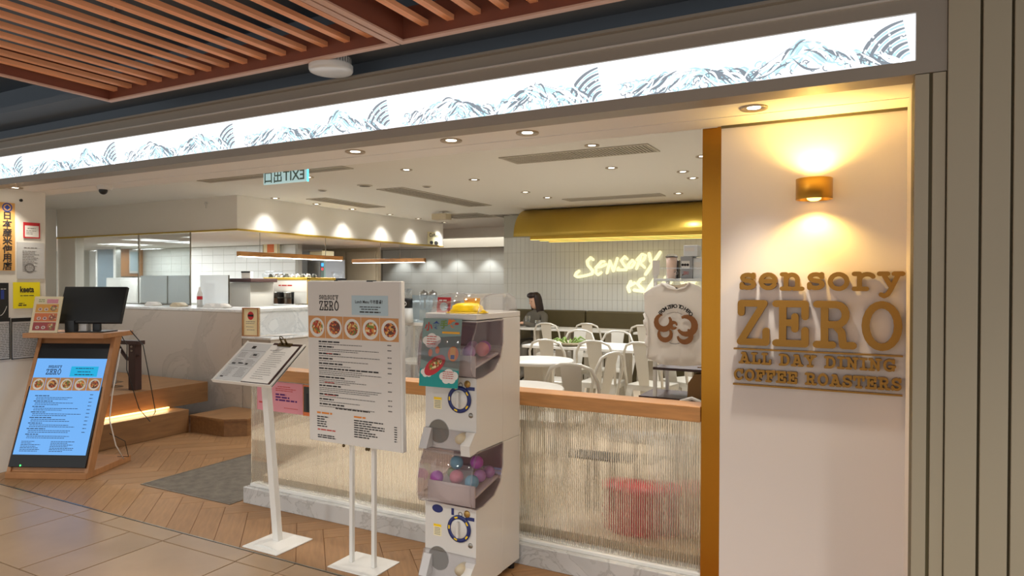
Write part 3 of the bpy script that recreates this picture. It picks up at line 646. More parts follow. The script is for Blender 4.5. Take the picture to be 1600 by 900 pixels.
# ================================================================== POSTERS ON THE SIDE WALL (facing +x)
XW = -6.198
def wallrect(px0, py0, px1, py1):
    a = atx(px0, py0, XW); b = atx(px1, py1, XW); return a, abs(b.y - a.y), abs(a.z - b.z)
def poster(name, label, cat, rect_, m, th=.004):
    a, wd, ht = wallrect(*rect_); t = thing(name, label, cat, (XW, a.y, a.z - ht), pi / 2)
    MB().box(0, -th - .002, 0, wd, -.002, ht).build('sheet', m, t); return t, wd, ht, -th - .003
def bars(t, rows, m, y, name='text_print', seed=1):
    rr = random.Random(seed); mb = MB()
    for x, z, wd, h in rows:
        c = x
        while c < x + wd:
            l = min(rr.uniform(2.2, 6) * h, x + wd - c); mb.rect(c, z, l, h, y); c += l + h * .7
    return mb.build(name, m, t, kind='stuff')
t, wd, ht, y = poster('rice_banner', 'ochre vertical banner with a blue emblem and black Japanese characters', 'banner', (-8, 315, 23, 423), 'ochre_sign')
mb = MB().ring(wd * .60, ht * .93, .027, .037, y - .0005); mb.build('emblem_ring', 'emblem_blue', t); MB().add([(wd * .60 + .022 * cos(a), y - .0006, ht * .93 + .022 * sin(a)) for a in (0, pi / 2, pi, 3 * pi / 2)], [(0, 1, 2, 3)]).build('emblem_diamond', 'emblem_blue', t)
for i, ch in enumerate('日本産米使用店'): text(ch, .070, 'ink', t, wd * .60, ht * (.765 - i * .124), y - .001, .0016, 'CENTER')
t, wd, ht, y = poster('red_certificate', 'small red-bordered certificate on the side wall beside the banner', 'certificate', (36, 347, 62, 373), 'red')
MB().rect(.010, .010, wd - .02, ht * .72, y).build('white_field', 'paper', t); bars(t, [(.03, ht * .60, wd * .5, .006), (.02, ht * .45, wd * .6, .005), (.02, ht * .35, wd * .4, .005), (.02, ht * .25, wd * .4, .005)], 'ink_grey', y - .0006)
t, wd, ht, y = poster('grey_notice', 'grey printed notice sheet below the red certificate', 'notice', (26, 378, 69, 436), 'grey_paper')
bars(t, [(.05, ht * .84, wd * .5, .007)] + [(.04, ht * (.75 - .045 * i), wd * random.uniform(.4, .7), .005) for i in range(13)], 'ink_grey', y - .0006, seed=4)
MB().ring(wd * .45, ht * .3, .03, .04, y - .0004).build('seal_print', 'ink_grey', t)
t, wd, ht, y = poster('delivery_sign', 'bright yellow delivery service sign on the side wall', 'sign', (20, 441, 62, 481), 'yellow_sign')
text('keeta', .068, 'ink', t, wd * .5, ht * .62, y - .001, .0022, 'CENTER', width=wd * .52); bars(t, [(wd * .25, ht * .47, wd * .52, .007)], 'ink', y - .0006); bars(t, [(wd * .18, ht * .10, wd * .3, .009), (wd * .2, ht * .17, wd * .2, .008)], 'ink', y - .0006, seed=3)
t, wd, ht, y = poster('black_poster', 'dark poster with a white curved line at the frame edge', 'poster', (-8, 442, 13, 498), 'black')
MB().ribbon([(wd * (.35 + .5 * q), ht * (.1 + .25 * q * q)) for q in [i / 8 for i in range(9)]], .004, y - .0005).build('curve_print', 'paper', t); MB().rect(wd * .4, ht * .55, wd * .25, ht * .25, y - .0005).build('picture_print', 'emblem_blue', t); bars(t, [(wd * .4, ht * .82, wd * .4, .006)], 'paper', y - .0006)
for r_, lab in (((-8, 503, 14, 560), 'grey newsprint sheet in a black frame below the dark poster'), ((18, 503, 58, 557), 'grey newsprint sheet in a black frame behind the kiosk shelf')):
    t, wd, ht, y = poster('newsprint_poster', lab, 'poster', r_, 'grey_paper')
    MB().box(-.006, y - .004, -.006, wd + .006, y, 0).box(-.006, y - .004, ht, wd + .006, y, ht + .03).box(-.006, y - .004, 0, 0, y, ht).box(wd, y - .004, 0, wd + .006, y, ht).build('frame', 'black', t)
    bars(t, [(.01, ht * (.05 + .046 * i), wd * .92, .006) for i in range(20)], 'ink_grey', y - .0006, seed=5)
tag(MB().cyl(0, 0, -.004, .004, .012).build('wall_stud', 'black', None, atx(33, 313, XW + .004), (0, pi / 2, 0)), 'small black stud high on the side wall', 'stud')

# ================================================================== DIGITAL MENU KIOSK
A = radians(25.6)
kk = thing('menu_kiosk', 'leaning wooden kiosk with a glowing blue menu screen', 'kiosk', (-5.987, 2.821, 0), A)
MB().box(0, 0, 0, .655, .58, .05, .004).build('base', 'kioskwood', kk)
lean = atan2(.35, .94)
fm = MB()
for x in (.0, .625):
    MB().prism([(.02, .05), (.10, .05), (.46, 1.09), (.37, 1.09)], 'x', x, x + .03).build('side_frame', 'kioskwood', kk)
MB().prism([(.035, .05), (.06, .05), (.09, .13), (.05, .13)], 'x', .03, .625).build('cross_board', 'kioskwood', kk)
MB().prism([(.36, .98), (.38, .98), (.42, 1.09), (.40, 1.09)], 'x', .03, .625).build('top_board', 'kioskwood', kk)
MB().box(-.01, .20, 1.083, .665, .60, 1.122, .003).build('shelf', 'kioskwood', kk)
pn = MB().box(0, 0, 0, .62, .035, 1.0, .003).build('screen_panel', 'black', kk, (.016, .012, .09), (-lean, 0, 0))
sw, sh = .59, .775
MB().rect(.015, .095, sw, sh, -.0015).build('display', 'screen_white', pn)
MB().disc(.10, .012, .006, .006, -.002).build('status_light', 'led_green', pn)
slab('sensory', .125, .79, .115, .022, .0019, 0, 'screen_ink', pn, -.0025, 'logo_lettering', True); slab('ZERO', .115, .735, .13, .046, .0030, 0, 'screen_ink', pn, -.0025, 'logo_lettering', True)
MB().rect(.32, .72, .23, .085, -.002).build('banner_print', 'screen_cyan', pn)
bars(pn, [(.36, .785, .15, .006), (.38, .757, .11, .006), (.36, .733, .16, .007)], 'screen_ink', -.0028, seed=8)
def food_row(parent, x, z, wd, ht, n, y):
    fw = wd / n
    for i in range(n):
        MB().rect(x + i * fw, z, fw * .97, ht, y).build('photo_print', 'wood_print', parent)
        cx, cz, r = x + (i + .5) * fw, z + ht * .48, min(fw, ht) * .44
        MB().disc(cx, cz, r, r, y - .0004).build('plate_print', 'plate_print', parent); MB().disc(cx + r * .05, cz + r * .03, r * .74, r * .7, y - .0008).build('dish_print', ('food_a', 'food_b', 'food_c')[i % 3], parent)
food_row(pn, .018, .605, .585, .105, 5, -.002)
rr = random.Random(3); rows = []; z = .575
for i in range(24):
    z -= .0135 if i % 3 else .017; rows.append((.075 if i % 3 == 0 else .09, z, rr.uniform(.18, .40) if i % 3 else rr.uniform(.1, .2), .0045 if i % 3 else .0065))
rows += [(.53, .57 - .03 * i, .03, .005) for i in range(11)] + [(.06, .195 - .0125 * i, rr.uniform(.08, .17), .0045) for i in range(7)] + [(.30, .195 - .0125 * i, rr.uniform(.1, .2), .0045) for i in range(7)]
bars(pn, rows, 'screen_ink', -.0028, seed=12)
def kpt(x, y, z): return (-5.987 + x * cos(A) - y * sin(A), 2.821 + x * sin(A) + y * cos(A), z)
mo = thing('desktop_monitor', 'black desktop monitor standing on the kiosk shelf', 'monitor', kpt(.47, .40, 1.122), A)
sc = MB().box(-.262, -.018, 0, .262, .018, .315, .004).build('screen_case', 'black_matt', mo, (-.01, -.07, .075), (radians(-20), 0, radians(2)))
MB().rect(-.252, .02, .504, .285, -.0195).build('screen', 'black', sc)
MB().box(-.03, .0, .008, .03, .025, .16).build('stand_neck', 'black', mo); MB().box(-.13, -.10, 0, .13, .09, .01, .003).build('stand_foot', 'black', mo)
tag(MB().box(-.04, -.03, 0, .04, .03, .10, .004).build('card_reader', 'black', None, kpt(.31, .33, 1.122), (0, 0, A)), 'small black device between leaflet and monitor on the kiosk shelf', 'device')
tag(MB().box(-.03, -.03, 0, .03, .03, .07, .004).build('paper_cup', 'white_plastic', None, kpt(.39, .38, 1.122), (0, 0, A)), 'small white box under the monitor on the kiosk shelf', 'box')
lf = thing('leaflet_holder', 'yellow set-menu leaflet in a clear stand on the kiosk shelf', 'leaflet', kpt(.145, .225, 1.122), A)
sh_ = MB().box(-.118, -.003, 0, .118, .003, .30).build('leaflet', 'cream_paper', lf, (0, 0, .003), (radians(-14), 0, 0))
MB().box(-.12, -.006, 0, .12, -.0045, .302).build('clear_front', 'clear_plastic', sh_); MB().box(-.12, 0, 0, .12, .12, .003).build('clear_foot', 'clear_plastic', lf)
for i, m_ in enumerate(('brick_print', 'orange_print', 'amber_print')):
    z0 = .018 + i * .075; MB().rect(-.095, z0, .19, .068, -.0036).build('band_print', m_, sh_)
    for x in (-.055, -.005): MB().disc(x, z0 + .025, .017, .013, -.004).build('plate_print', 'plate_print', sh_); MB().disc(x, z0 + .025, .010, .008, -.0043).build('dish_print', 'food_b', sh_)
    MB().disc(.058, z0 + .034, .032, .026, -.0041).build('dish_print', 'food_a', sh_)
bars(sh_, [(-.08, .27, .05, .006), (-.08, .255, .05, .006)], 'leaf_green', -.0037); MB().rect(-.01, .243, .095, .035, -.0037).build('note_print', 'pink', sh_)
tag(MB().tube([kpt(.60, .5, 1.12), kpt(.66, .52, 1.0), kpt(.70, .45, .80), kpt(.74, .56, .45), kpt(.80, .62, .33), kpt(.86, .60, .42), kpt(.84, .55, .7), kpt(.80, .52, 1.0), kpt(.70, .5, 1.13)], .004).build('monitor_cable', 'black'), 'thin black cable looping down behind the kiosk', 'cable')
tag(MB().tube([kpt(.665, .42, .98), kpt(.672, .30, .62), kpt(.68, .25, .42), kpt(.70, .30, .2), kpt(.69, .42, .055)], .005).build('power_cable', 'white_metal'), 'white power cable running down the kiosk side frame', 'cable')
tag(MB().tube([kpt(.66, .28, .30), kpt(.74, .36, .22), kpt(.72, .44, .07), kpt(.60, .48, .06)], .003).build('data_cable', 'black'), 'short black cable behind the kiosk foot', 'cable')
# dark timber bracket post on the platform
b = atz(211, 609, .445)
t = thing('bracket_post', 'dark brown timber post with a curved bracket on the platform', 'post', (b.x, b.y, .445), radians(10))
MB().box(-.045, -.04, 0, .045, .04, .46, .004).build('post', 'walnut_dark', t); MB().box(-.25, -.045, .46, .085, .045, .50, .004).build('arm', 'walnut_dark', t)
MB().tube([(-.045, 0, .30), (-.10, 0, .31), (-.15, 0, .36), (-.20, 0, .42), (-.235, 0, .46)], .018).build('brace', 'walnut_dark', t); MB().tube([(.04, -.02, .345), (.09, -.02, .35)], .01).build('peg', 'walnut_dark', t)
for z in (.40, .44): MB().lathe([(0, -.048), (.012, -.046), (.012, -.04)], 0, 0, z, 12, axis='y').build('bolt', 'steel', t)
t = thing('wire_basket', 'small grey box in a wire tray on the platform behind the kiosk', 'box', (b.x - .45, b.y - .02, .445))
MB().box(-.08, -.06, .03, .08, .06, .15, .003).build('box', 'grey_box', t)
mb = MB()
for z in (.004, .05): mb.tube([(-.12, -.09, z), (.14, -.09, z), (.14, .09, z), (-.12, .09, z)], .003, 6, True)
mb.build('wire_frame', 'steel', t)

# ================================================================== LECTERN STAND
ls = thing('lectern_stand', 'white metal lectern stand with a slanted menu tray', 'stand', (-3.10, 2.89, 0))
MB().box(-.14, -.14, .0, .14, .14, .008, .003).build('base_plate', 'white_metal', ls); MB().prism([(-.10, .008), (.10, .008), (.03, .022), (-.03, .022)], 'y', -.1, .1).build('base_cap', 'white_metal', ls)
MB().prism([(-.018, .012), (.018, .012), (-.075, 1.02), (-.111, 1.02)], 'x', -.022, .022).build('post', 'white_metal', ls)
tl = atan2(.20, .25)
tr = MB().box(-.235, 0, -.010, .235, .325, 0, .002).box(-.235, -.004, -.01, .235, 0, .012).box(.231, 0, -.01, .235, .325, .008).box(-.235, 0, -.01, -.231, .325, .008).build('tray', 'white_metal', ls, (-.012, -.255, .980), (tl, 0, 0))
MB().box(-.03, .08, -.06, .06, .2, -.01).build('tray_bracket', 'white_metal', tr)
TM = Matrix.Translation((-3.10 - .012, 2.89 - .255, .980)) @ Matrix.Rotation(tl, 4, 'X')
def on_tray(name, label, cat, x, y):
    t = bpy.data.objects.new(name, None); COL.objects.link(t); t.matrix_world = TM @ Matrix.Translation((x, y, 0)); return tag(t, label, cat)
def flat_bars(t, rows, m, z, seed=1):
    rr = random.Random(seed); mb = MB()
    for x, y, wd, h in rows:
        c = x
        while c < x + wd:
            l = min(rr.uniform(2.5, 7) * h, x + wd - c); mb.add([(c, y, z), (c + l, y, z), (c + l, y + h, z), (c, y + h, z)], [(0, 1, 2, 3)]); c += l + h * .7
    return mb.build('text_print', m, t, kind='stuff')
t = on_tray('menu_sheet', 'grey printed menu sheet lying flat on the lectern tray', 'menu', -.225, .012)
MB().box(0, 0, 0, .205, .30, .002).build('sheet', 'grey_paper', t); rr = random.Random(4)
flat_bars(t, [(.02 + .095 * c, .03 + .011 * i, rr.uniform(.05, .08), .003) for c in (0, 1) for i in range(18) if i not in (7, 8, 13)], 'ink_grey', .0026)
flat_bars(t, [(.0, .235, .205, .0016), (.0, .118, .2, .0016)], 'ink', .0028); flat_bars(t, [(.02, .02, .03, .008), (.02, .125, .03, .01), (.07, .13, .04, .008), (.13, .125, .02, .012), (.13, .20, .03, .012), (.07, .255, .03, .022)], 'ink', .003)
t = on_tray('clipboard', 'brown clipboard holding a white menu page on the lectern tray', 'clipboard', -.01, .008)
MB().box(0, 0, .0, .225, .315, .005, .002).build('board', 'walnut_dark', t); MB().box(.004, .004, .0052, .212, .295, .0062).build('page', 'paper', t)
flat_bars(t, [(.05, .03 + .016 * i, rr.uniform(.08, .13), .003) for i in range(14)] + [(.02, .25, .07, .004)], 'ink_grey', .0068, 5)
MB().box(.05, .285, .0062, .155, .312, .014, .003).build('clip_plate', 'clip_bronze', t); MB().tube([(.085, .30, .012), (.085, .305, .05), (.12, .305, .05), (.12, .30, .012)], .006).build('clip_spring', 'clip_bronze', t)
MB().tube([(.10 + .012 * cos(a), .306, .058 + .012 * sin(a)) for a in [2 * pi * i / 12 for i in range(12)]], .003, 6, True).build('clip_ring', 'clip_bronze', t)

# ================================================================== STANDING MENU BOARD
sb = thing('menu_board', 'tall white standing menu board on two posts', 'menu board', (-2.452, 2.885, 0))
MB().box(-.155, -.11, 0, .155, .125, .006, .002).build('base_plate', 'white_metal', sb)
for x in (-.077, .077): MB().box(x - .011, -.011, .006, x + .011, .011, .70, .002).build('post', 'white_metal', sb)
bd = MB().box(-.325, 0, 0, .325, .028, .888, .002).build('board', 'white_metal', sb, (-.015, -.050, .662), (radians(1.3), 0, 0))
MB().box(-.318, -.0015, .004, .312, 0, .884).build('menu_page', 'paper', bd)
MB().box(-.10, -.003, .884, .14, .03, .892).build('top_clip', 'white_metal', bd); MB().box(.10, -.004, .886, .14, .03, .893).build('clip_end', 'black', bd)
for x in (-.075, .085, .10): MB().lathe([(0, -.008), (.008, -.007), (.008, 0)], x, 0, -.006, 12, axis='y').build('screw', 'clip_bronze', bd)
y = -.0022
slab('sensory', -.238, .788, .140, .024, .0019, 0, 'ink', bd, y, 'logo_lettering', True); slab('ZERO', -.238, .728, .145, .052, .0032, 0, 'ink', bd, y, 'logo_lettering', True)
MB().rect(-.005, .708, .245, .105, y).build('banner_print', 'sky_print', bd); text('Lunch Menu 午市套餐！', .022, 'ink', bd, .118, .772, y - .0006, .0004, 'CENTER', width=.185)
bars(bd, [(.05, .750, .14, .0045), (.06, .738, .115, .0045), (.05, .722, .14, .0065)], 'ink', y - .0006, seed=6)
food_row(bd, -.318, .575, .628, .122, 5, y)
rr = random.Random(9); dark = []; light = []; z = .552
for i in range(11):
    dark.append((-.245, z, rr.uniform(.09, .22) if i != 5 else .42, .0075)); light.append((-.245, z - .011, rr.uniform(.22, .45), .0038)); z -= .011
    if i in (1, 5, 6, 7): light.append((-.245, z - .010, rr.uniform(.28, .5), .0038)); z -= .010
    if i in (5, 6, 7): light.append((-.245, z - .010, rr.uniform(.2, .4), .0038)); z -= .010
    z -= .0165
    light.append((.232, dark[-1][1], .026, .0055))
bars(bd, dark, 'ink', y - .0006, seed=14); bars(bd, light, 'ink_grey', y - .0006, seed=15)
bars(bd, [(-.265, .155, .11, .010)], 'ink_orange', y - .0006); bars(bd, [(.0, .155, .08, .009)], 'ink_orange', y - .0006, seed=2); bars(bd, [(-.13, .19, .24, .0065)], 'ink', y - .0006, seed=3)
bars(bd, [(-.265, .135 - .013 * i, rr.uniform(.05, .13), .006) for i in range(5)] + [(.0, .137 - .0125 * i, rr.uniform(.1, .22), .006) for i in range(8)] + [(.27, .127 - .0125 * i, .018, .005) for i in range(7)] + [(-.262, .032, .12, .006), (-.262, .021, .13, .006)], 'ink', y - .0006, seed=16)
bars(bd, [(-.262, .063, .13, .007)], 'ink_red', y - .0006); bars(bd, [(-.19, .49, .04, .004), (-.205, .33, .07, .004), (-.205, .26, .08, .004)], 'ink_red', y - .0008, seed=5)

# poster pair on the glass, seen through to the aisle side
t = thing('pink_notice', 'pink notice with purple text fixed on the reeded glass', 'notice', (-3.80, 3.355, .655))
MB().box(0, 0, 0, .43, .003, .205).build('sheet', 'pink', t)
bars(t, [(.20, .172, .12, .005), (.18, .158, .19, .005), (.18, .145, .16, .005), (.02, .05, .06, .01), (.26, .03, .13, .004)], 'ink_red', -.001); bars(t, [(.18, .115, .10, .011), (.18, .096, .13, .011), (.18, .077, .20, .011), (.05, .095, .03, .01)], 'violet_ink', -.001, seed=3)
t = thing('photo_notice', 'dark photo card beside the pink notice on the reeded glass', 'card', (-3.365, 3.355, .652))
MB().box(0, 0, 0, .11, .003, .205).build('sheet', 'orange_art', t); MB().rect(.006, .025, .10, .17, -.001).build('photo_print', 'dark_green', t); MB().rect(.03, .03, .02, .12, -.0015).build('figure_print', 'black', t); MB().rect(.065, .03, .02, .10, -.0015).build('figure_print', 'dark_glass', t)

# ================================================================== CAPSULE TOY MACHINE
X0, X1, YF, YB = -2.0, -1.70, 2.83, 3.29
gm = thing('capsule_machine', 'white two-tier capsule toy machine with clear hoods', 'vending machine', ((X0 + X1) / 2, YF, 0))
HW = (X1 - X0) / 2; DP = YB - YF
for x in (-HW + .03, HW - .03):
    for y_ in (.04, DP - .04): MB().cyl(x, y_, 0, .045, .018, 12).build('foot', 'black', gm)
caps = []
for k, zb in enumerate((.08, .717)):
    TH = .637 if k == 0 else .645
    MB().box(-HW, .262, zb - (.04 if k == 0 else 0), HW, DP, zb + TH, .004).build('rear_case', 'white_plastic', gm)
    MB().prism([(0, zb - (.04 if k == 0 else 0)), (.262, zb - (.04 if k == 0 else 0)), (.262, zb + .515), (.232, zb + .44), (.165, zb + .385), (.05, zb + .362), (0, zb + .362)], 'x', -HW, HW).build('front_case', 'white_plastic', gm)
    sc_ = [(.0, .125), (-.012, .125), (-.055, .02), (-.06, 0), (0, -.03)]
    if k == 1: sc_ = [(.0, .10), (-.012, .10), (-.06, .005), (-.06, -.008), (0, -.008)]
    ch = MB().prism([(p[0], zb + p[1]) for p in sc_], 'x', -HW, HW).build('chute', 'clear_plastic', gm)
    MB().lathe([(.060, -.0), (.060, .006), (.052, .006)], -.068, -.003, zb + .085, 28, axis='y').build('opening_rim', 'white_plastic', gm)
    MB().lathe([(.058, -.003), (.0, -.003)], -.068, 0, zb + .085, 32, False, axis='y').build('opening', 'darkhole', gm); MB().prism([(-.003, zb + .10), (-.012, zb + .10), (-.058, zb + .005), (-.003, zb + .005)], 'x', -HW, -HW + .045).build('chute_cheek', 'white_plastic', gm)
    MB().lathe([(.0, -.062), (.022, -.058), (.026, -.03), (.026, .0)], .085, 0, zb + .07, 16, axis='y').build('return_slot', 'beige', gm)
    MB().prism([(-.062, zb - .005), (-.066, zb + .045), (-.012, zb + .10), (0, zb + .10), (0, zb)], 'x', HW - .05, HW + .0015).build('chute_cheek', 'white_plastic', gm)
    # dial
    dz = zb + .254; dx = .055
    MB().lathe([(.066, -.001), (.066, -.008), (.048, -.008), (.048, -.001)], dx, 0, dz, 36, axis='y').build('dial_ring', 'navy', gm)
    MB().lathe([(0, -.010), (.044, -.010), (.048, -.006), (.048, -.001)], dx, 0, dz, 36, axis='y').build('dial', 'white_plastic', gm)
    MB().box(dx - .007, -.026, dz - .04, dx + .007, -.010, dz + .04, .003).build('dial_grip', 'white_plastic', gm)
    mb = MB()
    for i in range(5):
        a = 2 * pi / 5 * i + .6; mb.add([(dx + r_ * cos(a + o), -.0085, dz + r_ * sin(a + o)) for r_, o in ((.053, -.16), (.061, -.16), (.061, .16), (.053, .16))], [(0, 1, 2, 3)])
    mb.build('dial_print', 'yellow', gm)
    MB().lathe([(0, -.006), (.016, -.005), (.018, 0)], .098, 0, zb + .352 - .02, 20, axis='y').build('coin_slot', 'gold_coin', gm)
    MB().box(.09, -.0015, dz + .048, .14, 0, dz + .065).build('coin_label', 'navy', gm)
    MB().lathe([(0, -.005), (.010, -.005), (.013, 0)], .118, 0, zb + .18, 16, axis='y').build('lock', 'steel', gm)
    MB().box(-.098, -.0015, zb + .197, -.052, 0, zb + .255).build('sticker', 'cream_paper', gm); MB().rect(-.098, zb + .243, .046, .012, -.002).build('sticker_head', 'yellow', gm)
    mb = MB()
    for i in range(5): mb.rect(-.093, zb + .203 + .008 * i, .036, .003, -.002)
    mb.build('sticker_print', 'ink_grey', gm)
    if k == 0:
        MB().prism([(-.075 + .032 * cos(2 * pi * i / 20) * 1.0, zb + .333 + .02 * sin(2 * pi * i / 20)) for i in range(20)], 'y', -.002, 0).build('badge', 'navy', gm); MB().box(.008, -.002, zb + .315, .022, 0, zb + .348).build('price_tag', 'navy', gm)
    MB().lathe([(.008, -.0015), (.013, -.0015)], .06, 0, zb + .325, 16, False, axis='y').build('coin_return', 'steel', gm)
    # hood
    hp = [(0, .637), (-.045, .56), (-.062, .48), (-.062, .42), (-.045, .378), (-.01, .364), (.05, .364), (.165, .388), (.23, .442), (.258, .52), (.258, .637)]
    MB().prism([(p[0], zb + p[1]) for p in hp], 'x', -HW - .004, HW + .004, True).build('hood', 'smoke_plastic', gm)
    e0 = [( HW + .005, p[0], zb + p[1]) for p in hp]; e1 = [(-HW - .005, p[0], zb + p[1]) for p in hp]
    MB().tube(e0, .004, 6, True).build('hood_edge', 'clear_plastic', gm); MB().tube(e1, .004, 6, True).build('hood_edge', 'clear_plastic', gm)
    MB().box(-HW + .006, .252, zb + .40, HW - .006, .262, zb + .63).build('inner_wall', 'dark_glass', gm)
    MB().box(-HW + .012, .005, zb + .366, HW - .012, .012, zb + .47).build('tray_front', 'white_plastic', gm); MB().prism([(.012, zb + .42), (.25, zb + .47), (.25, zb + .46), (.012, zb + .41)], 'x', -HW + .012, HW - .012).build('tray_floor', 'white_plastic', gm)
    MB().box(-HW, 0, zb + .637 - .004, HW, .262, zb + .637 + .004).build('deck', 'white_plastic', gm)
MB().box(-HW, -.004, 1.362, HW, DP, 1.392, .004).build('top_band', 'white_plastic', gm)
cx0 = (X0 + X1) / 2
def capsule(x, y_, z, r, m, label):
    t = thing('toy_capsule', label, 'toy capsule', (cx0 + x, YF + y_, z), 0, 'toy capsules in the machine hoods')
    t.rotation_euler = (random.uniform(-.5, .5), random.uniform(-.5, .5), 0)
    prof = [(r * sin(pi / 2 * i / 6), -r * cos(pi / 2 * i / 6)) for i in range(7)]
    MB().lathe(prof, 0, 0, r, 18).build('lower_half', m, t); MB().lathe([(q[0] * 1.02, -q[1] * 1.02) for q in prof], 0, 0, r, 18).build('upper_half', m, t)
for a in ((-.095, .05, .525, .034, 'cap_violet', 'violet toy capsule alone at the outer side of the lower hood'), (-.012, .06, .528, .036, 'cap_pink', 'pink toy capsule in the middle of the lower hood'), (-.02, .10, .60, .034, 'cap_blue', 'blue toy capsule resting on top of the lower pile'), (.075, .05, .522, .036, 'cap_blue', 'blue toy capsule at the front corner of the lower hood'), (.055, .13, .60, .034, 'cap_violet', 'violet toy capsule behind the pile in the lower hood'), (.10, .13, .535, .032, 'cap_lilac', 'lilac toy capsule along the lower hood side'), (.105, .20, .54, .031, 'cap_lilac', 'lilac toy capsule at the rear of the lower hood'), (-.06, .14, .535, .03, 'cap_green', 'green toy capsule half hidden in the lower hood'),
          (.06, .07, 1.165, .034, 'cap_lilac', 'lilac toy capsule behind the upper hood front'), (.10, .13, 1.172, .036, 'cap_pink', 'pink toy capsule low in the upper hood'), (.085, .19, 1.18, .036, 'cap_violet', 'violet toy capsule at the rear of the upper hood'), (.02, .16, 1.178, .034, 'cap_lilac', 'lilac toy capsule beside the poster in the upper hood')):
    capsule(*a)
# poster hanging on the upper hood
t = thing('toy_poster', 'teal toy poster with a red boat taped on the upper hood', 'poster', (-1.985, 2.752, 1.035), radians(2))
ps = MB().box(0, 0, 0, .222, .002, .335).build('sheet', 'sea_grey', t, (0, 0, 0), (radians(-7), 0, 0))
y = -.001
MB().rect(0, 0, .222, .085, y).build('sea_print', 'teal', ps)
for cxx, cz, s_ in ((.045, .225, 1), (.155, .055, 1), (.03, .07, .7)):
    mb = MB()
    for dx_, dz_, r_ in ((-.03, 0, .022), (0, .012, .028), (.03, .004, .024), (-.012, -.014, .024), (.018, -.014, .022)): mb.disc(cxx + .012 + dx_ * s_, cz + dz_ * s_, r_ * s_, r_ * s_ * .9, y - .0004 - random.random() * .0002)
    mb.build('cloud_print', 'plate_print', ps)
for i, (ch, m_) in enumerate(zip('小食手裝', ('ink_red', 'emblem_blue', 'leaf_green', 'orange_print'))): text(ch, .044, m_, ps, .012 + i * .044, .278 + .006 * i, y - .001, .0012)
MB().disc(.195, .312, .012, .006, y - .0008).build('badge_print', 'brick_print', ps)
MB().rect(.115, .262, .10, .010, y - .0006).build('strip_print', 'amber_print', ps)
ob = [(.085 + .07 * cos(a) * cos(.7) - .036 * sin(a) * sin(.7), .105 + .07 * cos(a) * sin(.7) + .036 * sin(a) * cos(.7)) for a in [2 * pi * i / 24 for i in range(24)]]
MB().add([(p[0], y - .0008, p[1]) for p in ob], [tuple(range(24))]).build('boat_print', 'red', ps)
MB().add([(.088 + (p[0] - .085) * .66, y - .0012, .112 + (p[1] - .105) * .6) for p in ob], [tuple(range(24))]).build('deck_print', 'food_a', ps)
for x, z in ((.055, .165), (.095, .18)): MB().disc(x, z, .012, .018, y - .0014).build('toy_print', 'orange_print', ps)
MB().disc(.185, .165, .03, .036, y - .0006).build('spot_print', 'orange_print', ps); MB().rect(.168, .135, .03, .062, y - .001).build('pack_print', 'amber_print', ps); MB().rect(.172, .14, .022, .02, y - .0014).build('label_print', 'emblem_blue', ps)
bars(ps, [(.03, .243 - .012 * i, .055, .004) for i in range(4)] + [(.135, .075 - .010 * i, .06, .0035) for i in range(4)], 'ink_red', y - .0016)
# display dome and goods on top
t = thing('display_dome', 'clear plastic display dome on top of the capsule machine', 'display case', (cx0, YF + .23, 1.392))
mb = MB(); hp = [(-.20, 0), (-.175, .055), (-.13, .085), (-.06, .095), (.12, .095), (.19, .07), (.215, .0)]
mb.prism(hp, 'x', -HW + .012, HW - .012, True); mb.build('hood', 'clear_plastic', t)
MB().tube([(HW - .012, p[0], p[1]) for p in hp], .003, 6).build('edge', 'clear_plastic', t); MB().tube([(-HW + .012, p[0], p[1]) for p in hp], .003, 6).build('edge', 'clear_plastic', t)
t = thing('red_card', 'small red printed card standing in the display dome', 'card', (cx0 - .085, YF + .06, 1.393)); MB().box(-.04, 0, 0, .04, .003, .078).build('card', 'red', t, (0, 0, 0), (radians(-8), 0, 0)); MB().disc(.005, .03, .024, .022, -.001).build('picture_print', 'sky_print', t); bars(t, [(-.022, .058, .045, .007)], 'paper', -.0025)
t = thing('jelly_mould', 'glossy yellow scalloped mould in the display dome', 'mould', (cx0 + .045, YF + .085, 1.393)); mb = MB(); n = 40; prof = [(.098, 0), (.102, .010), (.088, .018), (.084, .034), (.06, .047), (.03, .05), (0, .05)]; vs = []
for r_, z in prof:
    for i in range(n): a = 2 * pi * i / n; q = r_ * (1 + .07 * cos(8 * a) * (1 if z < .047 else .3)); vs.append((q * cos(a), q * .62 * sin(a), z))
mb.add(vs, [(k_ * n + i, k_ * n + (i + 1) % n, (k_ + 1) * n + (i + 1) % n, (k_ + 1) * n + i) for k_ in range(len(prof) - 1) for i in range(n)], True); mb.build('body', 'yellow', t); MB().lathe([(.10, .0), (.108, .003), (.10, .006)], seg=32).build('brim', 'yellow', t)
t = thing('yellow_box', 'small yellow box behind the mould in the display dome', 'box', (cx0 + .02, YF + .17, 1.393)); MB().box(-.035, -.02, 0, .035, .02, .072, .002).build('carton', 'yellow', t); MB().box(-.036, -.021, .055, .036, .021, .073).build('lid', 'amber_print', t)
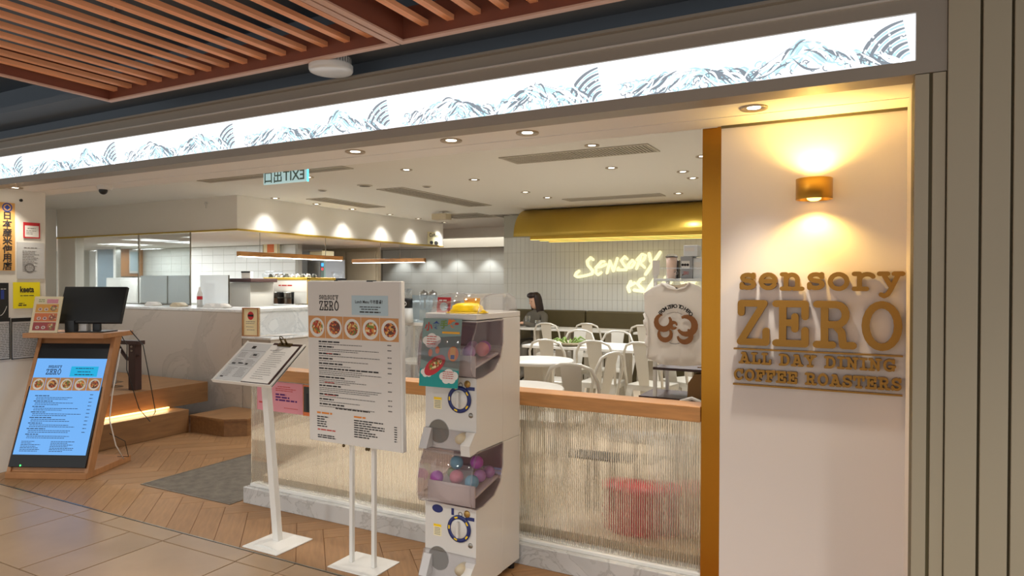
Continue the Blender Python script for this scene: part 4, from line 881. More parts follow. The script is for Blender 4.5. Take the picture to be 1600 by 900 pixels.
# ================================================================== DINING ROOM
FZ = .15
def make_chair(label):
    t = thing('metal_chair', label, 'chair', (0, 0, 0), 0, 'white metal dining chairs')       # faces +y, back at -y
    MB().box(-.18, -.17, .435, .18, .18, .452, .006).build('seat', 'chair_metal', t)
    mb = MB().box(-.182, -.172, .40, .182, -.166, .437).box(-.182, .176, .40, .182, .182, .437).box(-.182, -.166, .40, -.176, .176, .437).box(.176, -.166, .40, .182, .176, .437)
    mb.build('apron', 'chair_metal', t)
    for sx in (-1, 1):
        for sy in (-1, 1):
            a = [(sx * .18, sy * .17), (sx * .11, sy * .17), (sx * .18, sy * .10)]; b = [(sx * .215, sy * .215), (sx * .185, sy * .215), (sx * .215, sy * .185)]
            vs = [(p[0], p[1], .43) for p in a] + [(p[0], p[1], 0) for p in b]
            MB().add(vs, [(0, 1, 4, 3), (0, 3, 5, 2), (1, 2, 5, 4), (3, 4, 5)]).build('leg', 'chair_metal', t)
    hoop = [(-.178, -.165, .44), (-.185, -.20, .62), (-.178, -.235, .74), (-.14, -.252, .82), (-.07, -.262, .848), (0, -.264, .853), (.07, -.262, .848), (.14, -.252, .82), (.178, -.235, .74), (.185, -.20, .62), (.178, -.165, .44)]
    MB().tube(hoop, .0125, 8).build('back_hoop', 'chair_metal', t)
    MB().add([(-.05, -.172, .45), (.05, -.172, .45), (.075, -.262, .845), (-.075, -.262, .845), (-.05, -.166, .45), (.05, -.166, .45), (.075, -.255, .845), (-.075, -.255, .845)], [(0, 1, 2, 3), (7, 6, 5, 4), (0, 4, 5, 1), (2, 6, 7, 3), (1, 5, 6, 2), (0, 3, 7, 4)]).build('backrest', 'chair_metal', t)
    return t
proto = None
def chair(px_, dist, face, label, z=FZ):
    """hoop top seen at image column px_, dist metres along the view axis; face = heading of the sitter in degrees (90 = away from the mall)"""
    global proto
    p = ground(px_, dist); rz = radians(face - 90); f = Vector((cos(radians(face)), sin(radians(face)), 0)); c = p + f * .26
    if proto is None: proto = make_chair(label); proto.location = (c.x, c.y, z); proto.rotation_euler = (0, 0, rz)
    else: dup(proto, (c.x, c.y, z), rz, label)
chair(892, 4.52, 96, 'white metal chair with its back towards the rail, at the near round table')
chair(958, 5.25, 165, 'white metal chair turned sideways beside the near round table')
chair(853, 6.4, 92, 'white metal chair behind the round table, first along the middle table')
chair(928, 6.3, 92, 'white metal chair second along the near side of the middle table')
chair(1000, 6.16, 80, 'white metal chair with arched legs beside the hanging shirt')
chair(907, 7.75, -90, 'white metal chair on the far side of the middle table, by the plant plate')
chair(966, 7.6, -90, 'white metal chair on the far side of the middle table, next to the shirt')
chair(853, 9.0, 90, 'white metal chair facing the seated person at the wall table')
chair(917, 8.95, 90, 'white metal chair at the middle of the long wall table')
chair(1004, 8.6, 90, 'white metal chair at the wall table, half behind the hanging shirt')
chair(1042, 6.5, 60, 'white metal chair in the shade below the shirt shelf')
p = ground(1082, 3.78); t = thing('hoop_bin', 'white bin with a hoop handle just above the oak rail by the gold jamb', 'bin', (p.x, p.y, FZ))
MB().lathe([(0, 0), (.08, 0), (.10, .52), (.095, .52), (.076, .01)], seg=24).build('bin', 'white_metal', t); MB().tube([(-.095, 0, .5), (-.092, 0, .66), (-.06, 0, .735), (0, 0, .755), (.06, 0, .735), (.092, 0, .66), (.095, 0, .5)], .010, 8).build('handle', 'white_metal', t)
def round_table(px_, dist, r, label):
    p = ground(px_, dist, FZ); t = thing('round_table', label, 'table', p, 0, 'round white tables')
    MB().lathe([(0, .722), (r - .01, .722), (r, .728), (r, .744), (r - .006, .75), (0, .75)], seg=40).build('tabletop', 'table_white', t)
    MB().box(-.09, -.09, .02, .09, .09, .722, .01).build('pedestal', 'vent_slat', t); MB().lathe([(0, .02), (.2, .018), (.22, 0), (0, 0)], seg=28).build('base', 'vent_slat', t)
round_table(841, 5.70, .30, 'white round table behind the capsule machine, farther one'); round_table(806, 4.20, .30, 'white round table just over the oak rail beside the capsule machine')
def long_table(x0, x1, y0, y1, label):
    t = thing('dining_table', label, 'table', ((x0 + x1) / 2, (y0 + y1) / 2, FZ), 0, 'white rectangular tables'); hx, hy = (x1 - x0) / 2, (y1 - y0) / 2
    MB().box(-hx, -hy, .722, hx, hy, .75, .004).build('tabletop', 'table_white', t)
    for s_ in (-1, 1): MB().box(s_ * hx * .55 - .05, -.05, .02, s_ * hx * .55 + .05, .05, .722, .004).build('pedestal', 'vent_slat', t); MB().box(s_ * hx * .55 - .2, -.2, 0, s_ * hx * .55 + .2, .2, .02).build('base', 'vent_slat', t)
a = at(829, 540, 6.45); b_ = at(1000, 540, 6.45); long_table(a.x, b_.x + .1, 6.25, 6.95, 'white rectangular table in the middle of the dining room')
a = at(866, 510, 8.85); b_ = at(982, 510, 8.85); long_table(a.x, b_.x, 8.55, 9.05, 'white rectangular table along the olive banquette'); long_table(-4.75, -4.12, 8.55, 9.05, 'white table before the seated person'); long_table(-2.75, -1.9, 8.5, 9.05, 'white table at the banquette behind the hanging shirt')
t = thing('banquette', 'long olive leather banquette along the tiled wall', 'banquette', (-2.5, 9.19, FZ)); 
MB().box(-2.55, -.1, 0, 2.6, .30, .36).build('plinth', 'leather_olive', t)
for i in range(4): MB().box(-2.55 + i * 1.29, -.13, .36, -2.55 + i * 1.29 + 1.28, .20, .46, .02).build('seat_cushion', 'leather_olive', t); MB().box(-2.55 + i * 1.29, .18, .44, -2.55 + i * 1.29 + 1.28, .30, .975, .02).build('back_cushion', 'leather_olive', t)
p = ground(889, 6.95, FZ + .75)
t = thing('plant_plate', 'shallow bowl with green sprigs on the middle table', 'bowl', p); MB().lathe([(0, .004), (.09, .006), (.16, .04), (.165, .04), (.10, 0), (0, 0)], seg=28).build('bowl', 'beige', t)
for i in range(9): a = i * 2.4; MB().tube([(.02 * cos(a), .02 * sin(a), .01), (.12 * cos(a), .12 * sin(a), .05 + .02 * (i % 3)), (.2 * cos(a), .2 * sin(a), .04)], [.006, .012, .002], 6).build('sprig', 'leaf_green', t)
p = ground(822, 9.55, FZ + .75)
for dx_, h_, lab in ((0, .16, 'glass of water on the table before the seated person'), (.16, .10, 'short glass on the table before the seated person')):
    t = thing('drinking_glass', lab, 'glass', (p.x + dx_ - .1, 8.78, FZ + .75)); MB().lathe([(0, .004), (.03, .004), (.038, h_), (.041, h_), (.033, 0), (0, 0)], seg=18).build('tumbler', 'acrylic', t); MB().lathe([(0, h_ * .6), (.034, h_ * .6), (.03, .006), (0, .006)], seg=18).build('water', 'acrylic', t)
tag(MB().lathe([(0, .01), (.09, .01), (.12, .025), (.125, .022), (.09, 0), (0, 0)], seg=28).build('dinner_plate', 'table_white', None, (p.x + .28, 8.72, FZ + .75)), 'white plate on the table before the seated person', 'plate')

# ---- seated person on the banquette
pw = at(838, 480, 9.0); hx, hy = pw.x, 9.08
per = bpy.data.objects.new('person', None); COL.objects.link(per); per.location = (hx, hy, FZ); per.rotation_euler = (0, 0, radians(-18))
tag(per, 'person in a grey jacket sitting on the banquette, looking down at the table', 'person')
def skin(name, m, verts, edges, radii, parent, sub=2, root=0):
    me = bpy.data.meshes.new(name); me.from_pydata(verts, edges, []); o = obj(name, me, m, parent)
    md = o.modifiers.new('skin', 'SKIN'); md.use_smooth_shade = True
    lay = me.skin_vertices[0] if me.skin_vertices else None
    if lay is None:
        bm = bmesh.new(); bm.from_mesh(me); bm.verts.layers.skin.verify(); bm.to_mesh(me); bm.free(); lay = me.skin_vertices[0]
    for i, r in enumerate(radii): lay.data[i].radius = r if isinstance(r, tuple) else (r, r)
    for i in range(len(verts)): lay.data[i].use_root = i == root
    s_ = o.modifiers.new('sub', 'SUBSURF'); s_.levels = sub; s_.render_levels = sub
    return o
V = [(0, 0, .50), (0, .0, .64), (0, -.02, .80), (0, -.03, .92), (0, -.04, .99), (0, -.055, 1.04),
     (-.16, -.03, .90), (-.20, -.13, .72), (-.12, -.34, .78), (-.08, -.40, .80), (.16, -.03, .90), (.20, -.12, .72), (.10, -.32, .79), (.06, -.39, .81),
     (-.09, -.02, .50), (-.11, -.42, .50), (-.11, -.42, .10), (-.11, -.54, .04), (.09, -.02, .50), (.11, -.42, .50), (.11, -.42, .10), (.11, -.54, .04)]
Ed = [(0, 1), (1, 2), (2, 3), (3, 4), (4, 5), (3, 6), (6, 7), (7, 8), (8, 9), (3, 10), (10, 11), (11, 12), (12, 13), (0, 14), (14, 15), (15, 16), (16, 17), (0, 18), (18, 19), (19, 20), (20, 21)]
Ra = [(.15, .12), (.13, .10), (.14, .10), (.11, .08), (.05, .05), (.05, .05), .06, .048, .036, .03, .06, .048, .036, .03, .085, .065, .045, .045, .085, .065, .045, .045]
skin('body', 'jacket', V, Ed, Ra, per)
hd = MB()
prof = [(0, -.115), (.03, -.112), (.052, -.09), (.066, -.05), (.074, 0), (.076, .04), (.068, .08), (.045, .108), (0, .118)]
hd.lathe(prof, seg=20); hd.v = [(x, y * 1.12 - (.012 if z < -.02 else 0), z) for x, y, z in hd.v]
hd = hd.build('head', 'skin', per, (0, -.075, 1.12), (radians(14), 0, radians(-14)))
MB().tube([(0, -.08, .02), (0, -.098, -.018), (0, -.082, -.024)], [.008, .012, .008], 8).build('nose', 'skin', hd)
for sx in (-.028, .028): MB().ball(sx, -.078, .012, .008, 1.3, .6, .6, 10, 6).build('eye', 'black', hd); MB().ball(sx * 2.65, .0, -.005, .016, .5, 1, 1.5, 10, 6).build('ear', 'skin', hd)
MB().ball(0, -.078, -.055, .014, 1.4, .5, .4, 10, 6).build('mouth', 'ink_red', hd)
hr = MB(); n = 24; vs = []
hp = [(.0, .128), (.05, .118), (.078, .085), (.088, .04), (.09, 0), (.088, -.06), (.088, -.12), (.08, -.19), (.062, -.25)]
for r, z in hp:
    for i in range(n + 1):
        a = radians(-38) + radians(256) * i / n
        vs.append((r * cos(a), r * 1.12 * sin(a) + .008, z))
hr.add(vs, [(k_ * (n + 1) + i, k_ * (n + 1) + i + 1, (k_ + 1) * (n + 1) + i + 1, (k_ + 1) * (n + 1) + i) for k_ in range(len(hp) - 1) for i in range(n)], True)
hr.ball(0, -.045, .095, .05, 1.35, .9, .55)
o = hr.build('hair', 'hair', hd); sm = o.modifiers.new('solid', 'SOLIDIFY'); sm.thickness = .016; sm.offset = 1
for sx, wr_ in ((-1, (-.08, -.40, .80)), (1, (.06, -.39, .81))):
    V2 = [wr_, (wr_[0] - sx * -.01, wr_[1] - .05, wr_[2] + .005)]; E2 = [(0, 1)]; R2 = [(.024, .018), (.034, .014)]
    for f_ in range(4):
        bx_ = wr_[0] + (f_ - 1.5) * .018; V2 += [(bx_, wr_[1] - .085, wr_[2] - .002), (bx_, wr_[1] - .115, wr_[2] - .018)]; E2 += [(1, len(V2) - 2), (len(V2) - 2, len(V2) - 1)]; R2 += [.009, .0075]
    V2 += [(wr_[0] + sx * -.04, wr_[1] - .05, wr_[2]), (wr_[0] + sx * -.05, wr_[1] - .08, wr_[2] - .01)]; E2 += [(0, len(V2) - 2), (len(V2) - 2, len(V2) - 1)]; R2 += [.010, .008]
    skin('hand', 'skin', V2, E2, R2, per, 1)

# ---- neon lettering on the tiled wall
ns = thing('neon_sign', 'glowing handwritten neon lettering on the tiled dining wall', 'neon sign', (-2.6, 9.488, 1.5))
def neon(ptsets, wd=.042, name='letter'):
    mb = MB()
    for pts in ptsets:
        q = [at(880 + x / 9, 370 + y / 9, 9.42) for x, y in pts]
        stroke(mb, [(v.x, v.z) for v in q], wd / 2, .02, 1, 1, 2.6, -1.5, -.03)
    v0 = q[0]; mb.build(name, 'neon', ns); MB().box(v0.x + 2.6 - .006, -.012, v0.z - 1.5 - .006, v0.x + 2.6 + .006, .012, v0.z - 1.5 + .006).build('standoff', 'steel', ns)
neon([[(405, 320), (370, 290), (318, 345), (330, 400), (395, 470), (390, 520), (300, 545), (190, 565), (150, 545), (165, 510), (205, 480)]], .040)
neon([[(560, 345), (520, 345), (450, 420), (440, 500), (475, 535), (520, 500)], [(440, 430), (520, 420), (585, 385)]], .035)
neon([[(600, 510), (640, 335), (690, 480), (745, 300)]], .036)
neon([[(885, 310), (850, 275), (800, 330), (830, 385), (870, 430), (870, 465), (750, 465), (760, 435)]], .036)
neon([[(960, 325), (900, 385), (905, 435), (950, 430), (990, 360), (955, 325)]], .034)
neon([[(1075, 270), (1015, 450)], [(1020, 320), (1095, 240), (1140, 260), (1120, 320), (1065, 365), (1130, 430)]], .035)
neon([[(1195, 235), (1215, 340)], [(1350, 215), (1145, 525)]], .045)
neon([[(935, 630), (895, 710), (915, 770)], [(920, 690), (985, 650)]], .044)
neon([[(1115, 590), (1075, 600), (1030, 660), (1105, 740), (1100, 765), (985, 750)]], .045)
neon([[(1140, 800), (1280, 580), (1300, 740)], [(1200, 690), (1300, 680)]], .045)
neon([[(1380, 690), (1430, 570), (1470, 690), (1530, 560)]], .045)
neon([[(1640, 600), (1690, 700), (1740, 600), (1770, 720)]], .045)
neon([[(1800, 600), (1790, 720)], [(1870, 590), (1800, 660), (1880, 720)]], .045)

# ---- display rack with the shirt
rk = ground(1066, 4.6); RX, RY = rk.x, rk.y
t = thing('display_rack', 'white metal merchandise rack behind the oak rail by the gold jamb', 'rack', (RX, RY, FZ if RY > 4.5 else 0)); rz0 = FZ if RY > 4.5 else 0
for x in (-.19, .42):
    for y_ in (.02, .34): MB().box(x - .012, y_ - .012, 0, x + .012, y_ + .012, 1.62 - rz0 + (.18 if x > 0 else 0), .002).build('post', 'white_metal', t)
for z, m_ in ((1.575 - rz0, 'pale_box'), (.965 - rz0, 'walnut_dark'), (.45 - rz0, 'white_metal')): MB().box(-.20, 0, z - .018, .43, .36, z, .002).build('shelf', m_, t)
MB().box(-.20, -.004, 1.64 - rz0, .43, .004, 1.65 - rz0).build('guard_rail', 'acrylic', t); MB().tube([(.0, -.03, 1.60 - rz0), (.0, .02, 1.60 - rz0)], .006).build('hook', 'steel', t); MB().box(-.205, -.006, 1.60 - rz0, -.155, 0, 1.70 - rz0).build('price_holder', 'paper', t)
def on_rack(px0, px1, z0, h, dep, m, name, label, cat, y_=.14, extra=None):
    a = at(px0, 400, RY + y_); b2 = at(px1, 400, RY + y_); t = thing(name, label, cat, ((a.x + b2.x) / 2, RY + y_, z0)); hw = (b2.x - a.x) / 2
    if extra == 'cup':
        MB().lathe([(0, 0), (hw * .8, 0), (hw, h * .9), (hw * .96, h * .9), (0, h * .88)], seg=24).build('cup', m, t); MB().lathe([(hw * 1.04, h * .88), (hw * 1.04, h * .94), (hw * .8, h), (0, h)], seg=24).build('lid', 'acrylic', t); MB().tube([(hw * 1.05 * cos(q), hw * 1.05 * sin(q), h * .91) for q in [2 * pi * i / 20 for i in range(20)]], .003, 6, True).build('band', 'black', t)
    else:
        MB().box(-hw, 0, 0, hw, dep, h, .003).build('carton', m, t); MB().box(-hw * .8, -.0015, h * .45, hw * .55, 0, h * .8).build('label', 'paper', t)
        if extra == 'icons':
            for i in range(3): MB().disc(-hw * .6 + i * hw * .42, h * .62, .009, .009, -.002).build('icon_print', 'ink', t)
        text('ZERO', .03, 'ink_red', t, -hw * .5, h * .18, -.002, 0, width=hw * .9) if extra == 'icons' else None
on_rack(1041, 1058, 1.576, .165, .1, 'peach', 'paper_cup', 'peach cup with a black band on the rack shelf', 'cup', .08, 'cup')
on_rack(1063, 1082, 1.576, .15, .12, 'grey_box', 'coffee_box', 'grey carton with three icons on the rack shelf', 'box', .05, 'icons'); on_rack(1083, 1099, 1.576, .14, .12, 'pale_box', 'coffee_box', 'pale carton next to the gold jamb on the rack shelf', 'box', .07)
on_rack(1068, 1090, 1.727, .075, .1, 'pale_box', 'coffee_box', 'pale carton stacked on top of the grey carton', 'box', .05)
tag(MB().box(-.016, -.03, 0, .016, .03, .13, .004).build('coffee_pouch', 'black', None, (at(1058, 400, RY + .2).x, RY + .2, 1.576)), 'slim black pouch between cup and carton on the rack shelf', 'pouch')
# shirt on a hanger
sx0 = at(1052, 500, RY - .05)
t = thing('tshirt', 'white printed t-shirt hanging from the merchandise rack', 't-shirt', (sx0.x, RY - .06, 1.0))
out = [(-.075, .545), (-.13, .52), (-.20, .475), (-.195, .35), (-.165, .30), (-.16, .15), (-.175, .03), (-.09, .0), (.05, -.01), (.17, .0), (.235, .01), (.20, .12), (.215, .28), (.24, .34), (.245, .46), (.17, .525), (.115, .548), (.085, .515), (.03, .50), (-.03, .512)]
bm = bmesh.new(); vs = [bm.verts.new((x, 0, z)) for x, z in out]; bm.faces.new(vs); bmesh.ops.triangulate(bm, faces=bm.faces[:])
for _ in range(4): bmesh.ops.subdivide_edges(bm, edges=[e for e in bm.edges if e.calc_length() > .03], cuts=1)
bmesh.ops.triangulate(bm, faces=bm.faces[:])
for v in bm.verts:
    x, z = v.co.x, v.co.z; k_ = max(0, .3 - z) / .3
    v.co.y = -.016 * cos(x * 7) + .010 * k_ * sin(x * 42 + z * 9) + .006 * k_ * sin(x * 17 - z * 30) + .004 * sin(z * 25 + x * 11)
me = bpy.data.meshes.new('cloth'); bm.to_mesh(me); bm.free(); me.polygons.foreach_set('use_smooth', [True] * len(me.polygons))
o = obj('cloth', me, 'shirt_white', t); sm = o.modifiers.new('solid', 'SOLIDIFY'); sm.thickness = .012; sm.offset = -1
MB().tube([(-.075, -.02, .545), (-.03, -.022, .512), (.03, -.022, .50), (.085, -.02, .515), (.115, -.018, .548)], .007, 8).build('collar', 'shirt_white', t)
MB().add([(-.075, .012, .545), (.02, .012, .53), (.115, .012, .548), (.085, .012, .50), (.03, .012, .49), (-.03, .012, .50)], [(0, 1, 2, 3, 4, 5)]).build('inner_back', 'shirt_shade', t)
MB().disc(.02, .505, .012, .010, .009).build('neck_label', 'ink', t)
for i, ch in enumerate('FROM ZERO TO HERO'):
    if ch == ' ': continue
    a = radians(142 - i * 104 / 16); text(ch, .034, 'ink', t, .025 + .118 * cos(a), .262 + .118 * sin(a), -.034, .0012, 'CENTER', rot=(0, -(a - pi / 2), 0), name='print_lettering')
mb = MB()
for cx, cz, r, a0, a1, w_ in ((-.055, .285, .05, 100, 400, .04), (.095, .265, .058, -150, 120, .045), (-.045, .205, .042, 150, 400, .034), (.085, .20, .045, -170, 60, .036), (.015, .262, .020, 0, 330, .026)):
    p_ = arc(cx, cz, r, r, a0, a1, 14); mb.ribbon(p_, [w_ * (.35 + .65 * sin(pi * j / 14)) for j in range(15)], -.0325 - random.random() * .0006)
mb.build('motif_print', 'tiger_brown', t)
MB().ribbon(arc(.02, .245, .10, .105, 60, 120, 12), .003, -.0328).ribbon(arc(.02, .245, .10, .105, 250, 290, 8), .004, -.0328).build('arc_print', 'ink_grey', t)
t = thing('coat_hanger', 'clear hanger holding the white t-shirt', 'hanger', (sx0.x + .015, RY - .05, 1.545)); MB().tube([(-.17, 0, -.07), (-.08, 0, .0), (0, 0, .025), (.08, 0, .0), (.17, 0, -.07)], .008).build('arms', 'acrylic', t); MB().tube([(0, 0, .025), (0, 0, .05), (.015, 0, .065), (.005, 0, .08), (-.012, 0, .07)], .0025, 6).build('hook', 'steel', t)
t = thing('paper_bag', 'brown paper bag with twisted handles below the shirt shelf', 'bag', (RX + .12, RY + .12, .76)); MB().prism([(-.10, 0), (.10, 0), (.085, .12), (.03, .17), (-.05, .165), (-.095, .10)], 'y', -.05, .05).build('bag', 'paper_bag', t)
for s_ in (-.03, .05): MB().box(s_ - .01, -.01, .15, s_ + .012, .01, .21).build('handle', 'paper_bag', t)
tag(MB().box(-.3, -.05, .0, .35, .3, .016).build('bag_shelf', 'walnut_dark', None, (RX, RY + .05, .744)), 'dark shelf board carrying the brown paper bag', 'shelf')
# red stools behind the reeded glass
t = thing('red_stool', 'round red plastic stool seen through the reeded glass', 'stool', (-1.12, 3.74, FZ)); MB().lathe([(.13, 0), (.13, .20), (.145, .22), (.145, .245), (.12, .255), (0, .255)], seg=32).build('body', 'red_plastic', t)
for z in (.05, .10, .16): MB().lathe([(.131, z), (.136, z + .008), (.131, z + .016)], seg=32).build('rib', 'red_plastic', t)
t = thing('dark_tray', 'black tray behind the reeded glass above the red stool', 'tray', (-1.35, 4.0, .47)); MB().box(-.14, -.1, 0, .14, .1, .012, .003).build('tray', 'black', t); MB().box(-.02, -.02, -.32, .02, .02, 0).build('leg', 'black', t)

# ================================================================== KITCHEN
# glass screens on the counter top
ZC = 1.236
def pane(px0, px1, Y, z0, z1, m, name, label, cat):
    a = at(px0, 440, Y); b2 = at(px1, 440, Y); t = thing(name, label, cat, ((a.x + b2.x) / 2, Y, z0)); hw = (b2.x - a.x) / 2
    MB().box(-hw, -.005, 0, hw, .005, z1 - z0).build('pane', m, t); MB().box(hw - .008, -.007, 0, hw, .007, z1 - z0).build('edge', 'steel', t); MB().box(-hw, -.008, 0, hw, .008, .012).build('foot_rail', 'steel', t)
pane(118, 217, 5.72, ZC, 2.168, 'pane_glass', 'glass_screen', 'greenish glass screen above the counter next to the white wall', 'glass screen')
pane(218, 298, 5.72, ZC, 2.168, 'pane_glass', 'glass_screen', 'glass screen above the counter in front of the frosted sheets', 'glass screen')
pane(220, 262, 5.9, ZC, 1.62, 'frosted', 'frosted_screen', 'frosted sheet behind the counter, first of three', 'screen'); pane(263, 297, 5.9, ZC, 1.62, 'frosted', 'frosted_screen', 'frosted sheet behind the counter, second of three', 'screen'); pane(313, 358, 5.6, ZC, 1.62, 'frosted', 'frosted_screen', 'frosted sheet standing alone near the counter corner', 'screen')
def kbox(px0, px1, pyt, pyb, Y, dep, m, name, label, cat):
    a = at(px0, pyt, Y); b2 = at(px1, pyb, Y); zb = 0 if name in ('glass_fridge', 'kitchen_cabinet', 'grinder_cabinet') else b2.z; t = thing(name, label, cat, ((a.x + b2.x) / 2, Y, zb)); hw = (b2.x - a.x) / 2; h = a.z - zb
    MB().box(-hw, 0, 0, hw, dep, h, .006).build('case', m, t); return t, hw, h
struct('kitchen_worktop', MB().box(-12.5, 7.7, .85, -8.75, 8.55, 1.10), 'inox')
t, hw, h = kbox(151, 181, 386, 478, 7.9, .10, 'inox', 'glass_fridge', 'tall glass-door fridge behind the greenish glass', 'fridge')
MB().box(-hw * .85, -.012, .05, hw * .85, -.002, h - .05).build('door_glass', 'blue_screen', t); MB().box(-hw, -.02, 0, -hw * .85, 0, h).box(hw * .85, -.02, 0, hw, 0, h).box(-hw * .85, -.02, 0, hw * .85, 0, .05).box(-hw * .85, -.02, h - .05, hw * .85, 0, h).build('door_frame', 'white_metal', t)
t, hw, h = kbox(184, 219, 386, 432, 8.52, .06, 'kioskwood', 'hatch_panel', 'wooden wall panel with a rounded serving hatch in the kitchen', 'panel'); 
MB().box(hw * .1, -.02, h * .1, hw * .95, -.002, h * .9, .05).build('hatch_frame', 'white_metal', t); MB().box(hw * .2, -.024, h * .18, hw * .88, -.018, h * .82).build('hatch_glass', 'sky_print', t)
t, hw, h = kbox(166, 214, 434, 480, 7.6, .4, 'fridge', 'kitchen_cabinet', 'white low kitchen cabinet behind the monitor', 'cabinet'); MB().box(-hw + .02, -.012, .05, -.01, 0, h - .04, .003).build('door', 'white_metal', t); MB().box(.01, -.012, .05, hw - .02, 0, h - .04, .003).build('door', 'white_metal', t)
t, hw, h = kbox(358, 391, 441, 484, 6.3, .4, 'fridge', 'grinder_cabinet', 'pale grey appliance with a black handle by the counter corner', 'appliance'); MB().box(-hw * .9, -.01, h * .35, -hw * .75, 0, h * .6).build('handle', 'black', t); MB().box(-hw * .5, -.004, h * .05, hw * .9, 0, h * .95).build('door', 'fridge', t)
t, hw, h = kbox(358, 392, 435, 441, 6.25, .45, 'walnut_dark', 'dark_tray', 'dark tray of cups on the pale grey appliance', 'tray')
t, hw, h = kbox(318, 326, 442, 478, 6.1, .1, 'black', 'black_bottle', 'dark label board behind the counter beside the frosted sheet', 'board'); MB().box(-hw * .8, -.003, h * .6, hw * .8, 0, h * .75).build('label', 'paper', t)
for px_, m_, lab in ((312, 'white_plastic', 'white bottle with a red label on the counter'),):
    a = at(px_, 480, 5.45); t = thing('sauce_bottle', lab, 'bottle', (a.x, 5.45, ZC)); MB().lathe([(0, 0), (.032, 0), (.032, .16), (.014, .20), (.012, .24), (0, .24)], seg=18).build('body', m_, t); MB().lathe([(.033, .09), (.033, .13)], seg=18).build('label', 'red', t)
for px_, lab in ((238, 'first folded cloth on the counter ledge'), (278, 'beige folded cloth on the counter ledge'), (330, 'white folded napkin on the counter near the frosted sheet'), (346, 'white folded napkin at the counter corner')):
    a = at(px_, 480, 5.4); t = thing('folded_cloth', lab, 'cloth', (a.x, 5.4, ZC)); MB().prism([(-.09, 0), (.09, 0), (.07, .02), (.03, .045), (-.03, .05), (-.075, .02)], 'y', -.05, .08, True).build('cloth', 'beige' if px_ == 278 else 'paper', t)
# espresso machine on the side worktop
t = thing('espresso_machine', 'large espresso machine with gold trim behind the white marble', 'espresso machine', (at(447, 480, 6.9).x, 6.9, 1.236)); k_ = (at(482, 480, 6.9).x - at(413, 480, 6.9).x) / 2
MB().box(-k_, 0, 0, k_, .5, .33, .006).build('body', 'fridge', t); MB().box(-k_ - .01, -.01, .33, k_ + .01, .52, .365, .004).build('cup_rail', 'gold', t)
for x in (-k_ - .01, k_ - .02): MB().box(x, -.01, .0, x + .03, .01, .36).build('gold_post', 'gold', t)
MB().box(-k_ + .03, -.004, .17, k_ - .01, 0, .32).build('front_panel', 'white_plastic', t); bars(t, [(-.14, .245, .26, .018)], 'brick_print', -.006)
zt = 1.236 + .365; ex = at(447, 480, 6.9).x
for i in range(16):
    c_ = thing('coffee_cup', 'upturned grey coffee cup in the row on the espresso machine', 'cup', (ex - k_ + .05 + i * (2 * k_ - .08) / 15, 6.97 + .06 * (i % 2), zt), 0, 'cups on the espresso machine'); r = .032
    MB().lathe([(r, 0), (r * .95, .02), (r * .6, .05), (0, .052)], seg=14).build('bowl', 'inox' if i % 3 else 'dark_green', c_); MB().tube([(r * .9, 0, .012), (r * 1.5, 0, .022), (r * .8, 0, .04)], .004, 6).build('handle', 'inox', c_)
for j, (dx_, m_) in enumerate(((-.24, 'black'), (-.10, 'inox'), (.03, 'black'), (.16, 'inox'), (.25, 'black'))):
    c_ = thing('cup_stack', ('black cup stack nearest the gold post', 'patterned cup stack second along the marble', 'black cup stack in the middle before the espresso machine', 'patterned cup stack fourth along the marble', 'slim black tamper at the end of the cup stacks')[j], 'cup stack', (ex + dx_, 6.78, 1.236)); r = .055 if j < 4 else .02
    MB().lathe([(0, 0), (r * .8, 0), (r, .15), (r * 1.05, .155), (r, .165), (0, .165)], seg=18).build('cups', m_, c_); MB().lathe([(r * .92, .08), (r * .98, .085), (r * .95, .09)], seg=18).build('rim', 'dark_green', c_)
t = thing('glass_tray', 'clear tray of stacked glasses on the espresso machine', 'tray', (at(428, 430, 7.2).x, 7.2, zt)); MB().box(-.14, -.1, 0, .14, .1, .06, .01).build('tray', 'acrylic', t); MB().box(-.10, -.08, .06, .10, .08, .10, .01).build('lid', 'acrylic', t)
t, hw, h = kbox(377, 391, 424, 435, 6.4, .05, 'paper', 'white_card', 'white card with a black top edge behind the cups', 'card'); MB().box(-hw, -.004, h * .8, hw, 0, h).build('edge', 'black', t)
# framed print on the kitchen wall
t, hw, h = kbox(411, 435, 373, 399, 8.5, .03, 'cream_paper', 'framed_print', 'pale framed print with an orange square on the kitchen wall', 'picture'); MB().rect(-hw * .45, h * .18, hw * .9, h * .62, -.003).build('square_print', 'orange_art', t); e = .012
MB().box(-hw, -.012, 0, -hw + e, 0, h).box(hw - e, -.012, 0, hw, 0, h).box(-hw + e, -.012, 0, hw - e, 0, e).box(-hw + e, -.012, h - e, hw - e, 0, h).build('frame', 'beige', t)
a = at(478, 438, 8.9); b2 = at(512, 438, 8.9); struct('kitchen_oven_stand', MB().box(a.x, 8.88, 0, b2.x, 9.5, a.z - .002), 'inox')
t, hw, h = kbox(480, 502, 405, 438, 8.9, .6, 'grey_box', 'combi_oven', 'grey combi oven with a blue and red display in the kitchen', 'oven'); 
MB().box(hw, -.01, 0, hw + .075, .03, h, .004).build('control_panel', 'sea_grey', t); MB().rect(hw + .012, h * .66, .05, h * .14, -.012).build('blue_display', 'led_blue', t); MB().rect(hw + .016, h * .48, .04, h * .09, -.012).build('red_display', 'led_red', t); MB().box(-hw * .9, -.008, h * .1, hw * .9, 0, h * .9).build('door', 'inox', t)
t, hw, h = kbox(484, 503, 392, 402, 8.9, .3, 'cream_paper', 'yellow_carton', 'pale yellow carton on top of the grey oven', 'carton'); MB().box(-hw, -.002, h * .8, hw, 0, h).build('flap', 'beige', t)
